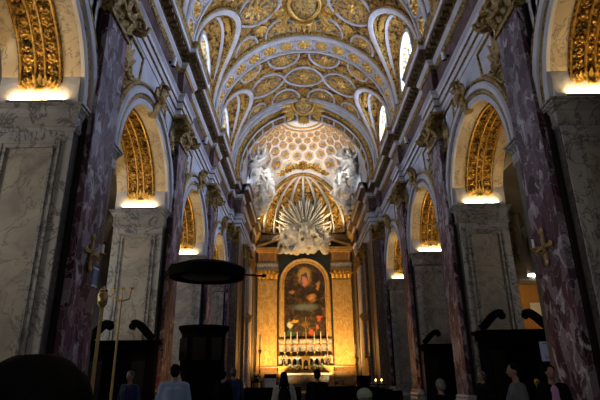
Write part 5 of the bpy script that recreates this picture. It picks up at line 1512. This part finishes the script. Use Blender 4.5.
# ------------------------------------------------------------------ people
def person(name, label, x, y, H, yaw, top, legs, hair, hair_len=0, bend=0, pack=None, cap=None, jacket=None, arm_out=0, z0=0, hair_vol=1):
    """yaw 0: faces away from the viewer (+Y)"""
    t = thing(name, label, 'person', (x, y, z0))
    k = H / 1.75; cy, sy = cos(yaw), sin(yaw); cb, sb = cos(bend), sin(bend)
    def W(p, lean=True):
        px, py, pz = p[0] * k, p[1] * k, p[2] * k
        if lean and pz > .95 * k:            # lean from the hips
            dz = pz - .95 * k
            py, pz = py * cb + dz * sb, .95 * k + dz * cb - py * sb
        return Vector((x + px * cy - py * sy, y + px * sy + py * cy, z0 + pz))
    J = {'pel': (0, 0, .95), 'che': (0, .0, 1.26), 'nk': (0, -.01, 1.46), 'hd': (0, .03, 1.62)}
    m = MB()
    c = lambda a, b, ra, rb, n=10: m.cap(W(a), W(b), ra * k, rb * k, n)
    c((-.05, 0, .98), (-.06, 0, 1.28), .105, .12); c((.05, 0, .98), (.06, 0, 1.28), .105, .12)
    c((-.15, -.01, 1.41), (.15, -.01, 1.41), .062, .062); c((0, -.01, 1.4), (0, .01, 1.56), .058, .052)
    c((-.08, 0, 1.3), (-.13, 0, 1.40), .09, .06); c((.08, 0, 1.3), (.13, 0, 1.40), .09, .06)
    R3 = Matrix.Rotation(yaw, 3, 'Z') @ Matrix.Rotation(-bend, 3, 'X')
    m.ell(W((0, .02, 1.645)), (.074 * k, .092 * k, .105 * k), 16, 12, R3); m.ell(W((0, .045, 1.585)), (.052 * k, .06 * k, .055 * k), 12, 8, R3)
    c((0, .108, 1.635), (0, .128, 1.605), .012, .016, 8)
    for e in (-1, 1):
        m.ell(W((e * .076, .015, 1.63)), (.012 * k, .022 * k, .032 * k), 8, 6, R3)
        m.ell(W((e * .032, .098, 1.65)), (.013 * k, .01 * k, .009 * k), 8, 6, R3)
    c((-.02, .1, 1.568), (.02, .1, 1.568), .009, .009, 6)
    sl = MB(); tp = MB(); lg = MB()
    for e in (-1, 1):
        sh = (e * .19, -.01, 1.40); ao = arm_out if e > 0 else 0
        el = (e * (.25 + .1 * ao), .0 + .12 * ao, 1.12 + .02 * ao); wr = (e * (.26 - .06 * ao), .1 + .22 * ao, .90 + .18 * ao)
        c(sh, el, .05, .04); c(el, wr, .038, .027)
        hv = (Vector(wr) - Vector(el)).normalized(); pm = Vector(wr) + hv * .075
        c(wr, tuple(pm), .03, .034); 
        for q in range(4):
            b0 = pm + Vector((0, (q - 1.5) * .019, 0)) + hv * .015; L = (.06, .072, .068, .052)[q]
            b1 = b0 + hv * L * .55; b2 = b1 + (hv + Vector((-e * .5, 0, 0))).normalized() * L * .5
            c(tuple(b0), tuple(b1), .0095, .0085, 6); c(tuple(b1), tuple(b2), .0085, .007, 6)
        th0 = Vector(wr) + hv * .03 + Vector((0, .028, 0)); c(tuple(th0), tuple(th0 + hv * .045 + Vector((-e * .012, .022, 0))), .011, .009, 6)
        tp.cap(W(sh), W(el), .064 * k, .055 * k); tp.cap(W(el), W(tuple(Vector(el).lerp(Vector(wr), .8))), .053 * k, .042 * k)
        hp = (e * .09, 0, .93); kn = (e * .10, .02, .50); an = (e * .10, -.01, .09)
        c(hp, kn, .085, .058); c(kn, an, .055, .036); c((e * .10, -.03, .045), (e * .115, .14, .035), .042, .035)
        lg.cap(W(hp), W(kn), .10 * k, .072 * k); lg.cap(W(kn), W((an[0], an[1], .12)), .07 * k, .058 * k)
    bake(m, 'body', 'skin', t, .0125, 2)
    tp.cap(W((-.05, 0, .95)), W((-.065, 0, 1.28)), .125 * k, .135 * k); tp.cap(W((.05, 0, .95)), W((.065, 0, 1.28)), .125 * k, .135 * k)
    tp.cap(W((-.15, -.01, 1.405)), W((.15, -.01, 1.405)), .072 * k, .072 * k); tp.cap(W((-.09, 0, 1.28)), W((-.14, 0, 1.38)), .10 * k, .07 * k); tp.cap(W((.09, 0, 1.28)), W((.14, 0, 1.38)), .10 * k, .07 * k)
    bake(tp, 'jacket' if jacket else 'shirt', jacket or top, t, .018, 4, .015, .12)
    lg.cap(W((-.04, 0, .96)), W((.04, 0, .96)), .115 * k, .115 * k)
    bake(lg, 'trousers', legs, t, .018, 4, .012, .12)
    if jacket:
        m = MB(); m.ell(W((0, .10, 1.2)), (.085 * k, .045 * k, .24 * k), 14, 10, R3); m.build('shirt_front', top, t, 60)
    h = MB()
    if hair:
        k_ = k * hair_vol; h.ell(W((0, -.005, 1.67)), (.087 * k_, .10 * k_, .098 * k), 16, 10, R3); h.ell(W((0, -.045, 1.62)), (.08 * k_, .07 * k_, .09 * k), 14, 9, R3)
        if hair_len: h.cap(W((0, -.06, 1.62)), W((0, -.085, 1.62 - hair_len)), .085 * k, .06 * k); h.cap(W((-.06, -.02, 1.6)), W((-.08, -.05, 1.6 - hair_len)), .04 * k, .03 * k); h.cap(W((.06, -.02, 1.6)), W((.08, -.05, 1.6 - hair_len)), .04 * k, .03 * k)
        bake(h, 'hair', hair, t, .014, 2, .012, .05)
    if cap:
        m = MB(); m.ell(W((0, .005, 1.70)), (.098 * k, .115 * k, .085 * k), 18, 10, R3); m.ell(W((0, .12, 1.675)), (.075 * k, .075 * k, .012 * k), 14, 6, R3); bake(m, 'cap', cap, t, .012, 2)
    for e in (-1, 1):
        m = MB(); m.cap(W((e * .10, -.05, .045)), W((e * .118, .16, .04)), .05 * k, .042 * k); m.build('shoe', 'c_black', t, 60)
    if pack:
        m = MB(); m.ell(W((0, -.2, 1.2)), (.15 * k, .10 * k, .24 * k), 16, 10, R3); m.box if False else None
        b_ = m.build('backpack_bag', pack, None, 60)
        pk = thing('backpack', label.split(',')[0].replace('person', 'backpack worn by the person'), 'backpack', W((0, -.2, .96)))
        b_.parent = pk; b_.matrix_parent_inverse = Matrix.Translation(-Vector(pk.location))
        m = MB()
        for e in (-1, 1): m.tube([W((e * .1, -.13, 1.38)), W((e * .11, -.02, 1.475)), W((e * .11, .10, 1.40)), W((e * .12, .13, 1.2)), W((e * .13, .02, 1.02)), W((e * .1, -.14, 1.0))], .02 * k, 6)
        m.build('shoulder_straps', pack, pk, 60)
    return t
def px(u, y): return (u - VPX) / F_PX * (y * COSP) + CAMX
VPX, F_PX, COSP, CAMX = 302, 490, .95, -.42
person('person', 'person close by at the lower left corner, only dark hair and shoulders against the light', -.92, .98, 1.63, .3, 'c_black', 'c_black', 'hair_black', .14, hair_vol=1.32)
person('person', 'person facing the viewer in dark jacket and blue top, before the left confessional', px(133, 12), 12, 1.73, 2.8, 'c_navy', 'c_black', 'hair_brown', jacket='c_navy')
person('person', 'person seen from behind in pale blue shirt, before the pulpit', px(177, 9), 9, 1.82, .25, 'c_blue', 'c_denim', 'hair_black', bend=.25)
person('person', 'person in black seen from behind, standing beside a companion in navy', px(225, 14), 14, 1.72, -.3, 'c_black', 'c_black', 'hair_black')
person('person', 'person in navy jacket, the taller of the two standing near the pulpit', px(235, 14.4), 14.4, 1.80, .2, 'c_navy', 'c_black', 'hair_brown')
person('person', 'person with long black hair and white shirt, seen from behind before the altar', px(285, 11.6), 11.6, 1.66, .1, 'c_white', 'c_denim', 'hair_black', .2, pack='c_black')
person('person', 'person in black seen from behind, before the altar and right of the white shirt', px(318, 12.2), 12.2, 1.72, -.1, 'c_black', 'c_black', 'hair_black')
person('person', 'person in a pale green cap, only the cap showing above the lower edge', px(364, 5.4), 5.4, 1.44, .2, 'c_grey', 'c_black', 'hair_brown', cap='c_green')
person('person', 'person with short grey hair, low by the second right pilaster', px(439, 9), 9, 1.5, .4, 'c_black', 'c_black', 'hair_grey')
person('person', 'person in dark clothes facing the nave, beside the right confessional', px(481, 13), 13, 1.62, 1.9, 'c_black', 'c_black', 'hair_brown')
person('person', 'person in a grey jacket with pale sleeve turned in profile, before the right confessional', px(514, 8), 8, 1.73, 1.5, 'c_grey', 'c_black', 'hair_black', arm_out=.6)
person('person', 'person in a pink shirt under a black jacket, below the blue notice board', px(549, 8.6), 8.6, 1.70, 2.9, 'c_pink', 'c_black', 'hair_black', jacket='c_black')

# ------------------------------------------------------------------ lamps of the choir and the vault
def floodlight(label, c, target, watts, col, size=1.0, r=.14, group=None):
    c = Vector(c); d = (Vector(target) - c).normalized()
    t = thing('floodlight', label, 'floodlight', c, group)
    m = MB(); m.lathe([(0, -.28), (r * .7, -.26), (r, -.1), (r * 1.1, -.02), (r * 1.02, -.02), (r * .95, -.06), (0, -.06)], c, 16, d); m.build('housing', 'lamp_grey', t, 40)
    m = MB(); m.box(c.x - .03, c.x + .03, c.y - .03, c.y + .03, c.z - .34, c.z - .1); m.build('yoke', 'iron', t)
    ld = bpy.data.lights.new('flood', 'SPOT'); ld.energy = watts; ld.color = col; ld.spot_size = size; ld.spot_blend = .8; ld.shadow_soft_size = .12
    o = bpy.data.objects.new('flood_beam', ld); COL.objects.link(o); o.parent = t; o.rotation_euler = d.to_track_quat('-Z', 'Y').to_euler()
WARM, NEUT, COOL = (1, .56, .16), (1, .88, .72), (.80, .88, 1)
for s in (-1, 1):
    floodlight(f"low floodlight on the choir step lighting the yellow pilaster {SIDE[s]} of the altar", (s * 2.9, 41.9, 1.1), (s * 3.4, 45.2, 7.2), 2700, WARM, 2.0)
    floodlight(f"floodlight on the cornice {SIDE[s]} of the choir, aimed at the choir vault", (s * 4.25, 34.75, 14.75), (s * -1.2, 41.0, 20.8), 2300, (1, .95, .90), 1.2)
    floodlight(f"small floodlight on the altar shelf, {SIDE[s]} of the tabernacle", (s * .62, 44.2, 2.62), (s * 1.4, 45.3, 6.4), 70, NEUT, 2.2, .09)
    floodlight(f"added low warm floodlight {SIDE[s]} of the altar table, aimed at the altar shelf", (s * 2.3, 41.3, 1.1), (s * .3, 44.6, 2.8), 520, (1, .68, .3), 1.1)  # pair added to brighten the altar shelf
    floodlight(f"floodlight on the apse cornice {SIDE[s]} of the stucco glory, aimed into the half dome", (s * 3.9, 43.5, 14.66), (s * -1.2, 44.6, 18.4), 520, (1, .74, .38), 2.3)
    floodlight(f"floodlight on the choir cornice {SIDE[s]} of the nave, aimed at the altar wall", (s * 4.4, 39.6, 14.75), (s * 1.0, 45.4, 11.2), 700, (1, .70, .36), 1.1)
    for j, yy in enumerate((14.5, 21.65, 29.1)):
        floodlight(f"floodlight on the {('second', 'third', 'fourth')[j]} bay of the {SIDE[s]} cornice, aimed up at the vault", (s * 4.85, yy, 14.78), (s * -.6, yy + .2, 21), 260, (1, .84, .66), 2.7, .12, 'vault floodlights')

# window added behind the viewer for general light
r = sroot('window_10', (3.3, -7.9, 5))
o_ = [(2.0, 4.5), (4.6, 4.5), (4.6, 8.2), (4.0, 9.0), (2.6, 9.0), (2.0, 8.2)]
m = MB(); m.poly([(x, -7.95, z) for x, z in o_]); m.build('pane', 'added_rear_pane', r)
m = MB(); m.tube([(x, -7.9, z) for x, z in o_], .12, 6, True); m.build('frame', 'stucco', r)
floodlight('small warm floodlight low beside the pulpit, lighting the second left pilaster', (-4.35, 16.6, .34), (-5.2, 18.3, 3.6), 60, (1, .55, .2), 1.3, .09)
floodlight('small warm floodlight low at the third right pilaster', (4.5, 24.0, .34), (5.2, 25.7, 3.0), 40, (1, .55, .2), 1.3, .09)
floodlight('added warm lamp on the arcade wall lighting the papers of the right aisle chapel', (7.45, 18.9, 5.4), (11.4, 23.8, 3.6), 420, (1, .66, .28), 1.2, .1)  # added to brighten the dim chapel wall and its papers

# windows added in the outer aisle walls to light the piers
for i, (s, y, mt) in enumerate(((-1, 7.1, 'added_aisle_pane'), (-1, 14.5, 'added_aisle_pane'), (-1, 21.9, 'added_aisle_pane_dim'), (1, 14.5, 'added_aisle_pane_dim'))):
    r = sroot(f'window_{11 + i}', (s * 11.2, y, 4.2))
    o_ = [(y - .85, 4.2), (y + .85, 4.2), (y + .85, 6.4), (y + .5, 6.95), (y - .5, 6.95), (y - .85, 6.4)]
    m = MB(s); m.poly([(11.17, b, c_) for b, c_ in o_]); m.build('pane', mt, r)
    m = MB(s); m.tube([(11.17, b, c_) for b, c_ in o_], .1, 6, True); m.build('frame', 'plaster', r)
    m = MB(s); m.box(11.13, 11.16, y - .03, y + .03, 4.2, 6.95); m.box(11.13, 11.16, y - .85, y + .85, 5.3, 5.35); m.build('glazing_bars', 'lead', r)

# ------------------------------------------------------------------ camera and film
cd = bpy.data.cameras.new('camera'); cd.sensor_width = 36; cd.lens = 490 / 600 * 36; cd.clip_end = 200
cam = bpy.data.objects.new('camera', cd); COL.objects.link(cam)
TILT, YAW, ROLL = rad(19.65), rad(-.13), rad(-.75)
cam.location = (-.42, 0, 1.6)
cam.rotation_euler = (Matrix.Rotation(YAW, 3, 'Z') @ Matrix.Rotation(PI / 2 + TILT, 3, 'X') @ Matrix.Rotation(ROLL, 3, 'Z')).to_euler()
SC.camera = cam
w = bpy.data.worlds.new('world'); w.use_nodes = True; SC.world = w
w.node_tree.nodes['Background'].inputs[0].default_value = (.6, .75, 1, 1); w.node_tree.nodes['Background'].inputs[1].default_value = .0
vs = SC.view_settings; vs.view_transform = 'Standard'; vs.look = 'None'; vs.gamma = 1; vs.use_curve_mapping = False; vs.exposure = 0.0
SC.cycles.max_bounces = 6; SC.cycles.diffuse_bounces = 1; SC.cycles.glossy_bounces = 3
SC.cycles.caustics_reflective = False; SC.cycles.caustics_refractive = False; SC.cycles.sample_clamp_indirect = 4
SC.cycles.use_denoising = True
